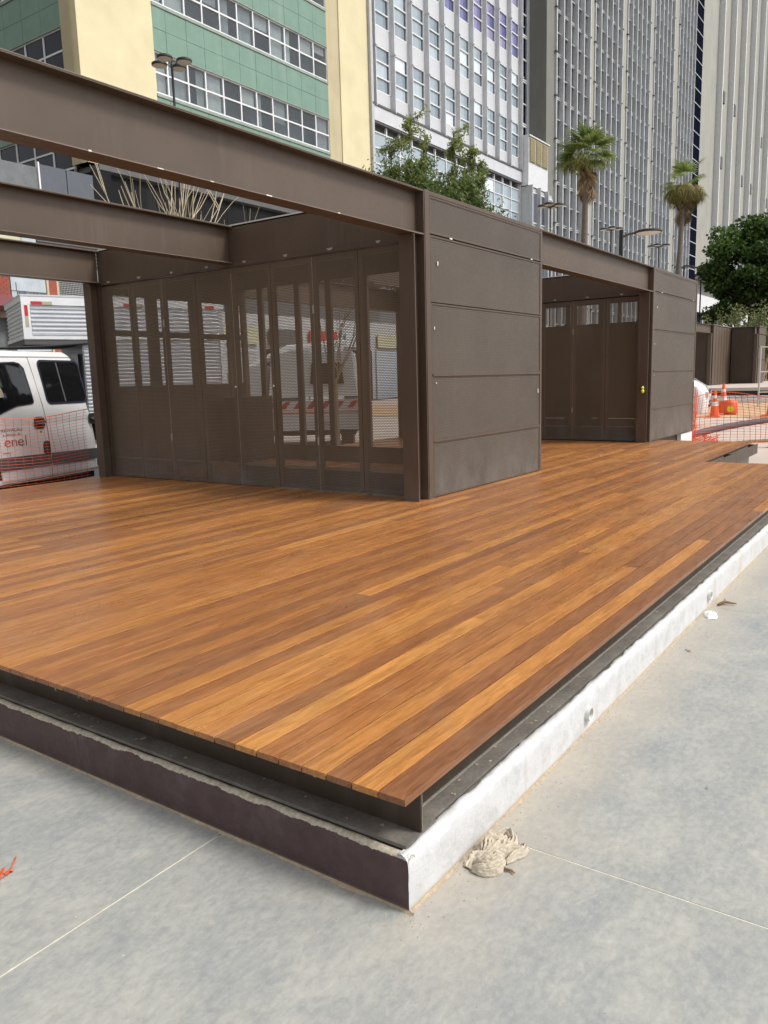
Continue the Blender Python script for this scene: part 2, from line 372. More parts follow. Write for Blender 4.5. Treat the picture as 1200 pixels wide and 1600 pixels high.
def root(name, label, cat, loc=(0, 0, 0), group=None):
    o = bpy.data.objects.new(name, None); C.objects.link(o); o.location = loc; WL[o.name] = Vector(loc)
    o.empty_display_size = .2
    o['label'] = label; o['category'] = cat
    if group: o['group'] = group
    return o
def tag(o, label, cat, group=None):
    o['label'] = label; o['category'] = cat
    if group: o['group'] = group
    return o
def put(o, loc, rz=0):
    o.location = loc; o.rotation_euler = (0, 0, rz); return o
def dup(o, parent=None, top=True):
    c = o.copy(); C.objects.link(c)
    if parent: c.parent = parent
    for ch in [x for x in bpy.data.objects if x.parent == o]: dup(ch, c)
    return c
KIDS = None
def share(src, name, parent, loc, rot=None, scale=None):
    o = bpy.data.objects.new(name, src.data); C.objects.link(o); o.parent = parent; o.location = loc
    if rot is not None: o.rotation_euler = rot
    if scale is not None: o.scale = scale
    return o
def gz(x): return 0.0 if x < 17 else .02 * (min(x, 60) - 17)
def lerp(a, b, t): return a + (b - a) * t

# ------------------------------------------------------------------ ground
g = MB()
xs = [-120, -20, 0, 17, 25, 40, 60, 120, 700]; ys = [-500, -60, -10, 0, 10, 28, 60, 600]
for y in ys:
    for x in xs: g.v.append((x, y, gz(x) - .045))
n = len(xs)
g.f = [(j * n + i, j * n + i + 1, (j + 1) * n + i + 1, (j + 1) * n + i) for j in range(len(ys) - 1) for i in range(n - 1)]
g.build('ground', 'asphalt', kind='structure', fix=False)

pv = MB(); pv.box(-14, 16.6, -26, 1.9, -.040, -.0012); pv.box(-14, 1.72, 1.9, 24, -.040, -.0012); 
pave = pv.build('pavement', 'joint', kind='structure')
# concrete slabs; joints found in the photo: y=1.96, x=2.235, x=5.39
jx = [-13.7, -10.5, -7.3, -4.1, -.92, 2.235, 5.39, 8.6, 11.8, 15.0, 16.6]; jy = [-25, -21, -17, -13.2, -9.4, -5.6, -1.83, 1.96, 5.75, 9.5, 13.3, 17, 21, 24]
for i in range(len(jx) - 1):
    for j in range(len(jy) - 1):
        x0, x1, y0, y1 = jx[i], jx[i + 1], jy[j], jy[j + 1]
        h = .0032
        if y0 > 1.9 and x0 > 1.7: continue
        rects = [(x0 + h, x1 - h, y0 + h, y1 - h)]
        if y1 > 1.9 and y0 < 1.9 and x1 > 1.743:
            if x0 > 1.7: rects = [(x0 + h, x1 - h, y0 + h, 1.19)]
            else: rects = [(x0 + h, x1 - h, y0 + h, 1.19), (x0 + h, 1.745, 1.19, y1 - h)]
        elif x1 > 1.745 and y0 > 1.9: rects = [(x0 + h, 1.745, y0 + h, y1 - h)]
        sb = MB()
        for a, b, c_, d in rects: sb.box(a, b, c_, d, -.035, 0.0)
        sb.build('slab', 'concrete', pave, center=True)

# the ground further right, beyond the decks: pale cement, orange dirt
def gsheet(name, mat, x0, x1, y0, y1, dz, lab=None):
    m = MB(); k = 12
    for i in range(k + 1):
        x = lerp(x0, x1, i / k)
        for y in (y0, y1): m.v.append((x, y, gz(x) + dz))
    m.f = [(2 * i, 2 * i + 2, 2 * i + 3, 2 * i + 1) for i in range(k)]
    return m.build(name, mat, kind='structure', fix=False)
gsheet('cement_yard', 'pale_ground', 11.23, 60, -12, 27, -.020)
gsheet('dirt_road', 'dirt', 25.5, 33, -12, 27, -.008)
gsheet('road', 'asphalt', -30, 11.2, 10.2, 27, -.02)

# ------------------------------------------------------------------ plinth
pl = root('concrete_plinth', 'low concrete plinth under the timber deck, painted maroon in front and whitewashed on the right', 'plinth', (1.743, 1.177, 0))
def wavy(ax, a0, a1, prof, step, amp, seed):
    m = MB(); k = int((a1 - a0) / step); npf = len(prof)
    for i in range(k + 1):
        a = lerp(a0, a1, i / k)
        for j, (o, z) in enumerate(prof):
            e = amp[j]
            no = noise.noise(Vector((a * 9, seed + j * .35, z * 8))) * e + noise.noise(Vector((a * 31, seed + 9, j * 3.1))) * e * .45
            nz = noise.noise(Vector((a * 12, seed + 20, j * 2.2))) * e * .6
            m.v.append((a, 1.177 + o + no, max(0, z + nz) if z > 0 else z) if ax == 'x' else (1.743 + o + no, a, max(0, z + nz) if z > 0 else z))
    for i in range(k):
        for j in range(npf - 1):
            b = i * npf + j; m.f.append((b, b + npf, b + npf + 1, b + 1))
    # closing cap towards the inside keeps it solid
    return m
profw = [(0, -.005), (0, .03), (-.001, .06), (0, .09), (-.001, .12), (0, .145), (.002, .162), (.009, .174), (.022, .179), (.034, .178), (.040, .166)]
ampw = [.0, .0025, .0025, .0025, .0025, .003, .004, .005, .006, .011, .012]
wavy('x', 1.743, 11.2, profw, .02, ampw, 1).build('whitewashed_face', 'kerb_white', pl, smooth=True)
profm = [(0, -.005), (0, .03), (0, .06), (0, .09), (0, .12), (0, .148), (.003, .160), (.010, .168), (.020, .172), (.030, .172), (.036, .160)]
ampm = [.0, .001, .001, .001, .001, .0012, .0018, .002, .003, .004, .004]
wavy('y', 1.178, 9.7, profm, .02, ampm, 5).build('maroon_face', 'maroon', pl, smooth=True)
MB().box(1.775, 11.2, 1.215, 9.55, -.03, .165).build('core', 'flange_dusty', pl)
q_ = MB().box(1.7485, 1.79, 1.1795, 1.222, -.004, .1755).build('corner_lip', 'kerb_white', pl); q_.modifiers.new('bevel', 'BEVEL').width = .007
# sand along the foot of both sides
for nm, mat in (('sand_deposit', 'sand'),):
    m = MB(); k = 420
    for i in range(k + 1):
        a = lerp(1.745, 9.5, i / k); w = .003 + .016 * max(0, noise.noise(Vector((a * 5, 3, 0))) + .25) + .006 * noise.noise(Vector((a * 40, 0, 5)))
        m.v += [(a, 1.176, .008), (a, 1.176 - w * .5, .004), (a, 1.176 - w, .0005)]
    m.f = [(3 * i + j, 3 * i + 3 + j, 3 * i + 4 + j, 3 * i + 1 + j) for i in range(k) for j in (0, 1)]
    b0 = len(m.v)
    for i in range(k + 1):
        a = lerp(1.16, 8, i / k); w = .003 + .014 * max(0, noise.noise(Vector((a * 6, 8, 0))) + .2) + .004 * noise.noise(Vector((a * 40, 2, 5)))
        m.v += [(1.742, a, .008), (1.742 - w * .5, a, .004), (1.742 - w, a, .0005)]
    m.f += [(b0 + 3 * i + j, b0 + 3 * i + 3 + j, b0 + 3 * i + 4 + j, b0 + 3 * i + 1 + j) for i in range(k) for j in (0, 1)]
    for _ in range(900):       # loose grains near the kerb foot
        if rnd.random() < .6: x, y = rnd.uniform(1.7, 7), 1.17 - abs(rnd.gauss(0, .09))
        else: x, y = 1.735 - abs(rnd.gauss(0, .05)), rnd.uniform(1.1, 3.4)
        r = rnd.uniform(.0008, .0028)
        m.add([(x - r, y, 0), (x + r, y - r, 0), (x, y + r, 0), (x, y, r * 1.3)], [(0, 1, 3), (1, 2, 3), (2, 0, 3)])
    m.build(nm, mat, kind='stuff', label='sand and grit swept against the foot of the plinth')
# drain pipes through the white face
for i, x in enumerate((3.17, 5.37, 7.9)):
    d = MB(); n = 20; cc = (x, 1.177, .118)
    prof = [(.0185, .002), (.0185, -.020), (.0245, -.022), (.0245, .02)]
    vs = []
    for r, yy in prof:
        for k in range(n):
            t = 2 * math.pi * k / n; vs.append((cc[0] + r * 1.35 * math.cos(t), cc[1] + yy, cc[2] - .03 + r * 1.35 * math.sin(t)))
    d.add(vs, [(a * n + k, a * n + (k + 1) % n, (a + 1) * n + (k + 1) % n, (a + 1) * n + k) for a in range(3) for k in range(n)] + [tuple(range(n))])
    d.build('drain_pipe', 'pvc', pl, smooth=False, center=True)
    MB().cyl((x, 1.1745, .088), (x, 1.1715, .088), .0245, n=18).build('pipe_opening', 'pipe_in', pl)

# ------------------------------------------------------------------ deck
deck = root('timber_deck', 'large varnished hardwood deck of orange brown boards on a dark steel frame', 'deck', (1.76, 1.195, .17))
rows = 83; pitch = .0995; ZT = .345
BD = []
lead = [.12, .84, .22, .72, .5, .42, .9, .3, .64, .8]   # tones of the first rows counted from the corner
r2 = random.Random(11)
for r in range(rows):
    y0 = 1.195 + r * pitch; y1 = y0 + pitch - .0058
    xend = 11.2 if y0 < 2.49 else (14.6 if y0 < 4.15 else 14.1)
    x = 1.76 + r2.uniform(-.0015, .0015); first = True
    L0 = {0: 5.6, 1: 4.15, 2: 6.3, 3: 3.1}.get(r, r2.uniform(1.6, 6.2))
    while x < xend - .02:
        L = L0 if first else r2.uniform(2.6, 5.6)
        xe = min(x + L, xend)
        if xend - xe < .7: xe = xend
        tone = lead[r] if (first and r < len(lead)) else min(1, max(0, r2.choice([r2.gauss(.28, .1), r2.gauss(.5, .14), r2.gauss(.52, .14), r2.gauss(.75, .12)])))
        BD.append((x, xe - .002, y0, y1, tone)); x = xe; first = False
def board(m, b):
    x0, x1, y0, y1, tn = b; c_ = .0006; h = .021; m.tone = tn
    pr = [(y0, ZT - h), (y0, ZT - c_), (y0 + c_, ZT), (y1 - c_, ZT), (y1, ZT - c_), (y1, ZT - h)]
    dz = noise.noise(Vector((y0 * 7, 1, 2))) * .0006
    vs = [(x0, y, z + dz) for y, z in pr] + [(x1, y, z + dz) for y, z in pr]
    m.add(vs, [tuple(range(5, -1, -1)), tuple(range(6, 12))] + [(i, (i + 1) % 6, 6 + (i + 1) % 6, 6 + i) for i in range(6)])
BD.sort(key=lambda b: (min(max(0, b[0]), b[1]) ** 2 + b[2] ** 2))
for b in BD[:296]:
    m = MB(); board(m, b); m.build('board', 'wood', deck, center=True, fix=False)
m = MB()
for b in BD[296:]: board(m, b)
if m.v: m.build('far_board_field', 'wood', deck, fix=False, kind='stuff')
# steel frame: front channel, right I-beam with wide dusty bottom flange
f = MB(); f.box(1.861, 1.873, 1.207, 9.45, .186, .322); f.build('front_channel', 'steel_low', deck)
f = MB(); f.box(1.778, 1.95, 1.207, 9.45, .174, .186); f.build('front_flange', 'flange_dusty', deck)
f = MB(); f.box(1.875, 11.15, 1.288, 1.298, .188, .312); f.build('side_beam', 'steel_low', deck)
f = MB(); f.box(1.875, 11.15, 1.222, 1.34, .176, .187); f.build('side_flange', 'flange_dusty', deck)
f = MB(); f.box(1.875, 11.15, 1.226, 1.36, .312, .322); f.build('top_flange', 'steel_low', deck)
f = MB(); f.box(1.875, 11.1, 1.281, 1.288, .187, .191); f.cyl((1.867, 1.2055, .19), (1.867, 1.2055, .315), .0012, n=4); f.build('weld_line', 'weld', deck)
f = MB(); f.box(2.5, 11.1, 2.45, 2.462, .17, .322)
for xx in (3.4, 4.9, 6.4, 7.9, 9.4, 11.15, 12.6, 14.4): f.box(xx, xx + .01, 1.36 if xx < 11.2 else 2.52, 4.1 if xx > 11.2 else 9.4, .2, .320)
f.build('joist', 'steel_low', deck)
f = MB(); f.box(11.2, 14.55, 2.50, 2.512, .16, .32); f.build('end_beam', 'steel_low', deck)
for yy, zz, s_ in ((2.87, .262, 1), (2.30, .27, .5), (3.1, .25, .6), (1.62, .26, .6)):
    m = MB()
    for k in range(9 if s_ == 1 else 2):
        yk = yy + k * .008 * rnd.uniform(.6, 1.3); m.box(1.8592, 1.8609, yk, yk + rnd.uniform(.002, .005), zz - rnd.uniform(.01, .02) * s_, zz + rnd.uniform(.008, .022) * s_)
    m.build('paint_scuff', 'weld', deck)
m = MB()
for xx in (2.05, 2.28): m.add([(xx, 1.2865, .236), (xx + .012, 1.2865, .232), (xx + .016, 1.2865, .25), (xx + .006, 1.2865, .266)], [(0, 1, 2, 3)])
m.build('label_scrap', 'scrap_white', deck)
m = MB()
for _ in range(60):
    if rnd.random() < .5: x, y, z = rnd.uniform(1.785, 1.855), rnd.uniform(1.3, 3.8), .1875
    else: x, y, z = rnd.uniform(1.9, 6), rnd.uniform(1.225, 1.28), .1885
    r = rnd.uniform(.002, .009) * (2.2 if rnd.random() < .12 else 1)
    k = 6; m.add([(x + r * math.cos(t) * rnd.uniform(.5, 1.3), y + r * math.sin(t) * rnd.uniform(.5, 1.3), z) for t in [2 * math.pi * i / k for i in range(k)]], [tuple(range(k))])
m.build('cement_splash', 'sand', deck, kind='stuff')
m = MB()
for (cx, cy, n_) in ((4.05, 6.9, 9), (4.6, 6.5, 6), (4.9, 5.1, 5), (3.0, 2.3, 3), (5.8, 3.2, 4)):
    for _ in range(n_):
        x, y = cx + rnd.gauss(0, .10), cy + rnd.gauss(0, .06); a = rnd.uniform(-.6, .9); l = rnd.uniform(.015, .07); w = rnd.uniform(.001, .0035)
        dx, dy = math.cos(a), math.sin(a); m.add([(x - dy * w, y + dx * w, ZT + .0012), (x + dy * w, y - dx * w, ZT + .0012), (x + dx * l, y + dy * l, ZT + .0012)], [(0, 1, 2)])
m.build('scuff_marks', 'beige_tape', deck, fix=False, kind='stuff')
# block support below the far deck edge
sp = MB(); sp.box(11.3, 14.5, 2.62, 2.74, -.04, .30); tag(sp.build('support_wall', 'tower_conc'), 'rough concrete strip wall carrying the far edge of the deck', 'wall')

# ------------------------------------------------------------------ kiosks
def ibeam_x(m, x0, x1, yc, z0, z1, w=.18, t=.014):
    m.box(x0, x1, yc - w / 2, yc + w / 2, z0, z0 + t); m.box(x0, x1, yc - w / 2, yc + w / 2, z1 - t, z1); m.box(x0, x1, yc - .006, yc + .006, z0 + t, z1 - t)
def kiosk(label, X0, X1, Y0, Y1, xl, ngroup, ycap=9.45, nd=8, first=True):
    k = root('steel_kiosk', label, 'kiosk', (X0, Y0, ZT), group='brown steel kiosks with perforated walls along the deck')
    ZB, ZTOP = 2.915, 3.325
    for i, yc in enumerate((Y0 + .09, 6.86, Y1 + .02)):
        m = MB(); ibeam_x(m, xl, X0 + (-.002 if i else -.03), yc, ZB, ZTOP); m.build('beam', 'steel', k)
        m = MB(); m.box(xl, X0 - .035, yc - .0925, yc - .0905, ZB - .0005, ZB + .0045); m.box(xl, X0 - .035, yc - .0925, yc - .0905, ZTOP - .004, ZTOP + .0005); m.build('edge_highlight', 'edge_highlight', k)  # lighter strips stand in for light catching the flange edges
    if first:
        for (sx, sw) in ((3.55, .05), (4.0, .03), (4.55, .06), (5.4, .03), (3.05, .02)):
            MB().box(sx, sx + sw, Y0 - .0045, Y0 - .0028, ZB - .001, ZB + rnd.uniform(.004, .008)).build('paint_chip', 'scrap_white', k)
    # stiffened end plate of the first beam and the H column under it
    m = MB(); m.box(X0 - .028, X0 - .016, Y0 - .002, Y0 + .185, ZT, ZTOP + .002); m.box(X0 - .20, X0 - .188, Y0 + .003, Y0 + .18, ZT, ZB - .002)
    m.box(X0 - .188, X0 - .028, Y0 + .085, Y0 + .097, ZT, ZB - .002); m.build('column', 'steel', k)
    m = MB(); m.box(X0 - .16, X0 - .148, Y1 - .02, Y1 + .12, ZT, ZB - .002); m.box(X0 - .012, X0 + .0, Y1 + .005, Y1 + .12, ZT, ZB - .002); m.box(X0 - .148, X0 - .012, Y1 + .045, Y1 + .055, ZT, ZB - .002)
    m.build('column', 'steel', k)
    if first:
        for yc in (Y0 + .09, 6.86, Y1 + .02):
            m = MB(); m.box(xl + .03, xl + .04, yc - .09, yc + .09, ZT, ZB); m.box(xl + .18, xl + .19, yc - .09, yc + .09, ZT, ZB); m.box(xl + .04, xl + .18, yc - .005, yc + .005, ZT, ZB); m.build('column', 'steel', k)
    # lintel along the door wall, with bracket tabs
    m = MB(); m.box(X0, X0 + .012, Y0 + .19, Y1, ZB + .01, ZTOP); m.box(X0 - .0, X0 + .09, Y0 + .19, Y1, ZTOP - .012, ZTOP + .002); m.box(X0 - .012, X0 + .07, Y0 + .19, Y1, ZB - .03, ZB + .01)
    m.build('lintel', 'steel', k)
    m = MB(); m.box(X0 - .004, X0 + .1, Y0 + .2, Y1 - .02, ZTOP + .004, ZTOP + .018); m.build('roof_flashing', 'flashing', k)
    for y in np.arange(Y0 + .55, Y1, .62):
        m = MB(); w = rnd.uniform(.025, .045)
        m.add([(X0 - .0135, y - w, ZB + .012), (X0 - .0135, y + w, ZB + .012), (X0 - .0135, y + w * .3, ZB - .012), (X0 - .0135, y - w * .5, ZB - .008)], [(0, 1, 2, 3)]); m.build('bracket_tab', 'weld', k)
    # folding doors
    yl = np.linspace(Y1 - .02, Y0 + .22, nd + 1)
    for i in range(nd):
        ya, yb = yl[i + 1] + .003, yl[i] - .003; za, zb = ZT + .012, ZB - .045
        d = MB(); xf = X0 + .012
        fr = .022
        d.box(xf + .003, xf + .034, ya, ya + fr + .03, za, zb); d.box(xf + .003, xf + .034, yb - fr - .03, yb, za, zb)
        d.box(xf + .004, xf + .033, ya + fr + .03, yb - fr - .03, za, za + .05); d.box(xf + .004, xf + .033, ya + fr + .03, yb - fr - .03, zb - .05, zb)
        dr = d.build('door_panel', 'steel', k)
        MB().box(xf, xf + .0015, ya, yb, za, zb).build('perforated_sheet', 'perf_x', dr)
        MB().box(xf + .006, xf + .024, ya + fr + .03, yb - fr - .03, .60, .618).build('rail', 'weld', dr)
        if not (first and i < 4): MB().box(xf + .036, xf + .04, ya + .01, yb - .01, za + .05, .585).build('kick_plate', 'backing', dr)
        if i % 2 == 1:
            for hz in (2.28, .86) if i != 3 else (): MB().box(X0 + .001, xf - .001, ya - .012, ya + .008, hz, hz + .09).build('hinge', 'weld', dr)
            MB().box(X0 + .009, X0 + .0115, ya - .0045, ya - .001, za, zb).build('edge_strip', 'weld', dr)
        if i == 4 or i == 3:
            MB().cyl((X0 + .004, ya + .02, 1.52), (X0 + .011, ya + .02, 1.52), .012, n=10).build('lock', 'scrap_white', dr)
    # long flank on the right: fixed fascia, then upward folding flaps
    m = MB(); m.box(X0 - .012, X0 + .075, Y0 - .006, Y0 + .05, ZT, ZTOP + .01); m.box(X1 - .04, X1, Y0 - .002, Y0 + .05, ZT, ZTOP + .006); m.box(X0 + .075, X1 - .04, Y0 + .001, Y0 + .04, ZTOP - .03, ZTOP + .008)
    m.build('corner_frame', 'steel', k)
    zz = [ZTOP - .03, 2.935, 2.29, 1.587, .923, ZT + .006]
    for i in range(5):
        z1, z0 = zz[i], zz[i + 1]; gp = .007 if i < 2 else .003; tilt = 0
        d = MB(); xa, xb = X0 + .081, X1 - .044
        e = .016
        d.box(xa, xa + e, Y0 - .004, Y0 + .028, z0 + gp, z1 - gp); d.box(xb - e, xb, Y0 - .004, Y0 + .028, z0 + gp, z1 - gp)
        d.box(xa + e, xb - e, Y0 - .003, Y0 + .027, z0 + gp, z0 + gp + e); d.box(xa + e, xb - e, Y0 - .003, Y0 + .027, z1 - gp - e, z1 - gp)
        dr = d.build('flap_panel', 'steel', k)
        MB().box(xa + e, xb - e, Y0 + .003, Y0 + .005, z0 + gp + e, z1 - gp - e).build('perforated_sheet', 'perf_y', dr)
        MB().box(xa + e, xb - e, Y0 + .016, Y0 + .019, z0 + gp + e, z1 - gp - e).build('backing_sheet', 'backing', dr)
    for i, z in enumerate((2.935, 2.29, 1.587, .923)):
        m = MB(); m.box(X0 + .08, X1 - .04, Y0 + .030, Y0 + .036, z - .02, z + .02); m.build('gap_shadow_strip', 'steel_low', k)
    for x, z, w, h in ((X0 + .45, 2.93, .05, .014), (X1 - .35, 2.93, .045, .012), (X0 + .2, 2.65, .016, .04), (X1 - .13, 1.34, .014, .05), (X0 + .14, 1.5, .012, .012), (X0 + .12, 2.03, .012, .03)):
        MB().box(x, x + w, Y0 - .011, Y0 - .005, z, z + h).build('latch', 'scrap_white', k)
    m = MB(); m.box(X0 + .09, X1 - .05, Y0 - .012, Y0 - .004, 1.575, 1.597); m.box(X0 + .09, X1 - .05, Y0 - .009, Y0 - .004, .915, .928); m.build('flap_rail', 'steel', k)
    # rear frame, left end wall with solid lower half, roof
    m = MB()
    ybars = [4.6, 5.3, 6.15, 6.9, 7.57, 8.18, 8.95]
    for y in ybars: m.box(X1 - .05, X1, y - .05, y + .05, ZT, ZTOP - .03) if Y0 < y < Y1 + .01 else None
    m.box(X1 - .045, X1 - .005, Y0 + .08, Y1, ZT + .005, ZT + .24); m.box(X1 - .049, X1 - .003, Y0 + .08, Y1, ZTOP - .3, ZTOP - .03)
    m.build('rear_frame', 'steel', k)
    m = MB()
    for x, hw in ((X0 + .12, .06), (X0 + .53, .03), (X0 + .83, .09), (X0 + 1.62, .09), (X0 + 2.38, .1), (X1 - .08, .05)): m.box(x - hw, x + hw, Y1 - .03, Y1 + .02, ZT, ZTOP - .02)
    m.box(X0 + .1, X1 - .06, Y1 - .028, Y1 + .018, 2.24, 2.32); m.box(X0 + .1, X1 - .06, Y1 - .028, Y1 + .018, 2.78, ZTOP - .03)
    m.box(X0 + .06, X1 - .06, Y1 - .010, Y1 + .01, ZT, 1.56); m.build('end_wall', 'steel', k)
    m = MB(); m.box(X0 + .001, X0 + .055, Y1 - .014, Y1 + .03, ZT, ZB); m.build('corner_post', 'steel', k)
    if not first:
        m = MB(); m.box(X1 - .04, X1 - .008, Y0 + .08, Y1 - .001, ZT + .25, 2.62); m.box(X0 + .5, X1 - 1.2, 5.9, 6.0, ZT, 2.5); m.build('store_partition', 'steel_low', k)
    m = MB(); m.box(X0 + .1, X1 - .002, Y0 + .055, Y1 + .02, ZTOP - .022, ZTOP - .006); m.build('roof', 'steel', k)
    if first:
        m = MB(); m.box(X1 - .7, X1 - .08, Y1 - .55, Y1 - .1, ZT + .01, 1.35); m.build('counter', 'steel_low', k)
        MB().cyl((8.35, 4.95, ZT), (8.35, 4.95, 1.02), .085, n=20).build('grey_duct', 'alu_frame', k, smooth=False)
    return k
kiosk('nearest brown steel kiosk with perforated folding doors and open beams over the deck', 6.76, 9.49, 4.19, 9.30, 1.95, 1)
kiosk('second brown steel kiosk at the far end of the deck', 14.14, 17.08, 4.19, 9.30, 9.50, 2, nd=8, first=False)
m = MB(); m.box(14.15, 17.1, 4.3, 9.4, .02, .34); tag(m.build('kiosk_plinth', 'steel_low'), 'dark steel base under the second kiosk beside the deck end', 'base')
m = MB(); m.box(16.3, 17.14, 4.21, 4.29, -.04, .33); tag(m.build('kerb_block', 'alu_frame'), 'pale concrete block under the right corner of the second kiosk', 'block')
m = MB(); m.lathe([(.0, 0), (.02, .01), (.03, .04), (.016, .07), (.026, .1), (.0, .13)], (13.9, 4.26, 1.2), 7); tag(m.build('tape_scrap', 'yellow'), 'small knot of yellow tape on the second kiosk column', 'tape')

# far kiosks (slatted flank) - separate units up the valley
def far_kiosk(label, x0, x1, y0, y1, zb, slat):
    k = root('far_kiosk', label, 'kiosk', (x0, y0, zb), group='far kiosks beyond the dirt road')
    h = 2.98
    MB().box(x0 + .03, x1, y0 + .05, y1, zb, zb + h).build('body', 'steel', k)
    MB().box(x0 - .02, x0 + .0, y0, y1, zb, zb + h).build('door_wall', 'steel_low', k)
    if slat:
        n_ = 9
        for i in range(n_):
            xa = lerp(x0 + .05, x1, i / n_); xb = lerp(x0 + .05, x1, (i + 1) / n_) - .05
            MB().box(xa, xb, y0 - .04, y0 + .04, zb + .02, zb + h - .03).build('slat', 'steel', k)
    else:
        zs = [0, .58, 1.24, 1.94, 2.58, 2.97]
        for i in range(5): MB().box(x0 + .05, x1, y0 - .03, y0 + .04, zb + zs[i] + .02, zb + zs[i + 1] - .02).build('panel', 'steel', k)
    MB().box(x0 - .1, x1 + .02, y0 - .06, y1, zb + h, zb + h + .04).build('cap', 'flange_dusty', k)
    m = MB(); ibeam_x(m, x0 - (7.3 if slat else .5), x0 - .03, y0 + .09, zb + 2.57, zb + 2.98); m.build('beam', 'steel', k)
    m = MB(); m.box(x0 - .2, x0 - .04, y0, y0 + .16, zb, zb + 2.57); m.build('column', 'steel', k)
    return k
far_kiosk('far kiosk with a flank of upright brown slats, seen past the white car', 42.9, 48.4, 9.72, 15.2, .84, True)
far_kiosk('far dark kiosk with panelled flank behind the tall cone, right of the slatted one', 46.9, 48.9, 8.30, 9.62, .84, False)
far_kiosk('farthest dark kiosk cut by the right edge of the picture', 56.5, 60, 8.30, 13.9, .9, False)
# raised platform of the far kiosks
m = MB(); m.box(35.0, 62, 2.0, 16, .30, .50); q = m.build('far_platform_slab', 'col_white'); tag(q, 'pale edged low platform step beyond the orange dirt', 'platform')
m = MB(); m.box(36.2, 62, 2.3, 16, .50, .70); tag(m.build('far_platform_recess', 'steel_low'), 'dark recessed steel band between the far platform steps', 'platform')
m = MB(); m.box(36.0, 62, 2.2, 16, .70, .83); tag(m.build('pale_slab', 'pale_ground'), 'pale top slab under the far kiosks', 'platform')

# ------------------------------------------------------------------ green and yellow office building
YF, XC = 30.0, 21.79
FF = lambda u, w, z: (u, YF - w, z)          # front facade: u = x, w = outwards
FL = lambda u, w, z: (XC - w, u, z)          # left facade: u = y
gb = root('office_building', 'green panelled office block with pale yellow piers and curtained white windows', 'building', (30, 33, 0))
MB().box(22.3, 42.5, 30.9, 46, -1, 34).build('core', 'room', gb)
m = MB(); m.box(XC, 25.72, YF, 30.9, 10.9, 34); m.build('corner_pier', 'yellow_wall', gb)
m = MB(); m.box(XC + .003, 22.3, 30.02, 31.0, 10.9, 33.8); m.box(XC - .05, XC + .003, 30.35, 31.02, 10.9, 33.9); m.build('pier_return', 'yellow_side', gb)
m = MB(); m.box(39.3, 42.10, YF - .06, 30.9, 10.0, 34); m.build('wide_pier', 'yellow_wall', gb)
m = MB(); m.box(38.18, 39.3, YF - .0, 30.9, 10.0, 34); m.build('pier_reveal', 'yellow_side', gb)
mull = [25.72, 26.46, 27.68, 28.78, 29.93, 31.12, 32.27, 33.47, 34.64, 35.82, 37.01, 38.18]
mullL = [31.02, 32.45, 33.82, 35.2, 36.6, 38.0, 39.4, 40.8, 42.2]
def storey_windows(par, F, mu, z0, z1, curtains, glass):
    fr = MB(); t = .075
    fr.fbox(F, mu[0], mu[-1], -.12, -.04, z0, z0 + t); fr.fbox(F, mu[0], mu[-1], -.12, -.04, z1 - t, z1)
    zm = (z0 + z1) / 2; fr.fbox(F, mu[0], mu[-1], -.119, -.041, zm - t / 2, zm + t / 2)
    for u in mu: fr.fbox(F, u - t / 2, u + t / 2, -.125, -.035, z0 + .001, z1 - .001)
    w = fr.build('window', 'alu_frame', par)
    for a, b in zip(mu[:-1], mu[1:]):
        for za, zb in ((z0 + t, zm - t / 2), (zm + t / 2, z1 - t)):
            p = MB(); p.fbox(F, a + t / 2, b - t / 2, -.09, -.08, za, zb); p.build('pane', glass, w)
    if curtains:
        for i, (a, b) in enumerate(zip(mu[:-1], mu[1:])):
            q = rnd.random()
            if q < .18: continue
            c = MB(); a2, b2 = a + .05, b - .05
            if q < .45: (a2, b2) = (a2, lerp(a2, b2, rnd.uniform(.35, .7))) if rnd.random() < .5 else (lerp(a2, b2, rnd.uniform(.3, .6)), b2)
            top = z1 - .02; bot = z0 + .02 if q < .8 else lerp(z0, z1, rnd.uniform(.3, .8)); k = max(4, int((b2 - a2) / .045)); base = len(c.v)
            for j in range(k + 1):
                u = lerp(a2, b2, j / k); wv = -.17 - (.07 if j % 2 else 0) - rnd.uniform(0, .02)
                c.v += [F(u, wv, bot), F(u, wv, top)]
            c.f += [(2 * j, 2 * j + 2, 2 * j + 3, 2 * j + 1) for j in range(k)]
            c.build('curtain', 'curtain' if rnd.random() < .6 else 'curtain_g', w, fix=False)
    # ceiling light band and dark room
    r_ = MB(); r_.fbox(F, mu[0], mu[-1], -.88, -.86, z0 - .2, z1 + .2); r_.build('room_back', 'room', w)
    return w
def spandrel(par, F, mu, z0, z1, rows_=2):
    b = MB(); b.fbox(F, mu[0], mu[-1], -.14, -.012, z0, z1); b.build('spandrel_backing', 'green_grout', par)
    for i in range(rows_):
        za, zb = lerp(z0, z1 - .16, i / rows_), lerp(z0, z1 - .16, (i + 1) / rows_)
        for a, c in zip(mu[:-1], mu[1:]):
            t = MB(); t.fbox(F, a + .008, c - .008, -.012, rnd.uniform(.000, .008), za + .008, zb - .008); t.build('panel', 'green_tile', par, center=True)
    s_ = MB(); s_.fbox(F, mu[0], mu[-1], -.1, .045, z1 - .15, z1 - .02); s_.build('sill', 'green_sill', par)
    s_ = MB(); s_.fbox(F, mu[0], mu[-1], -.1, .03, z0 - .04, z0 - .005); s_.build('head_trim', 'green_sill', par)
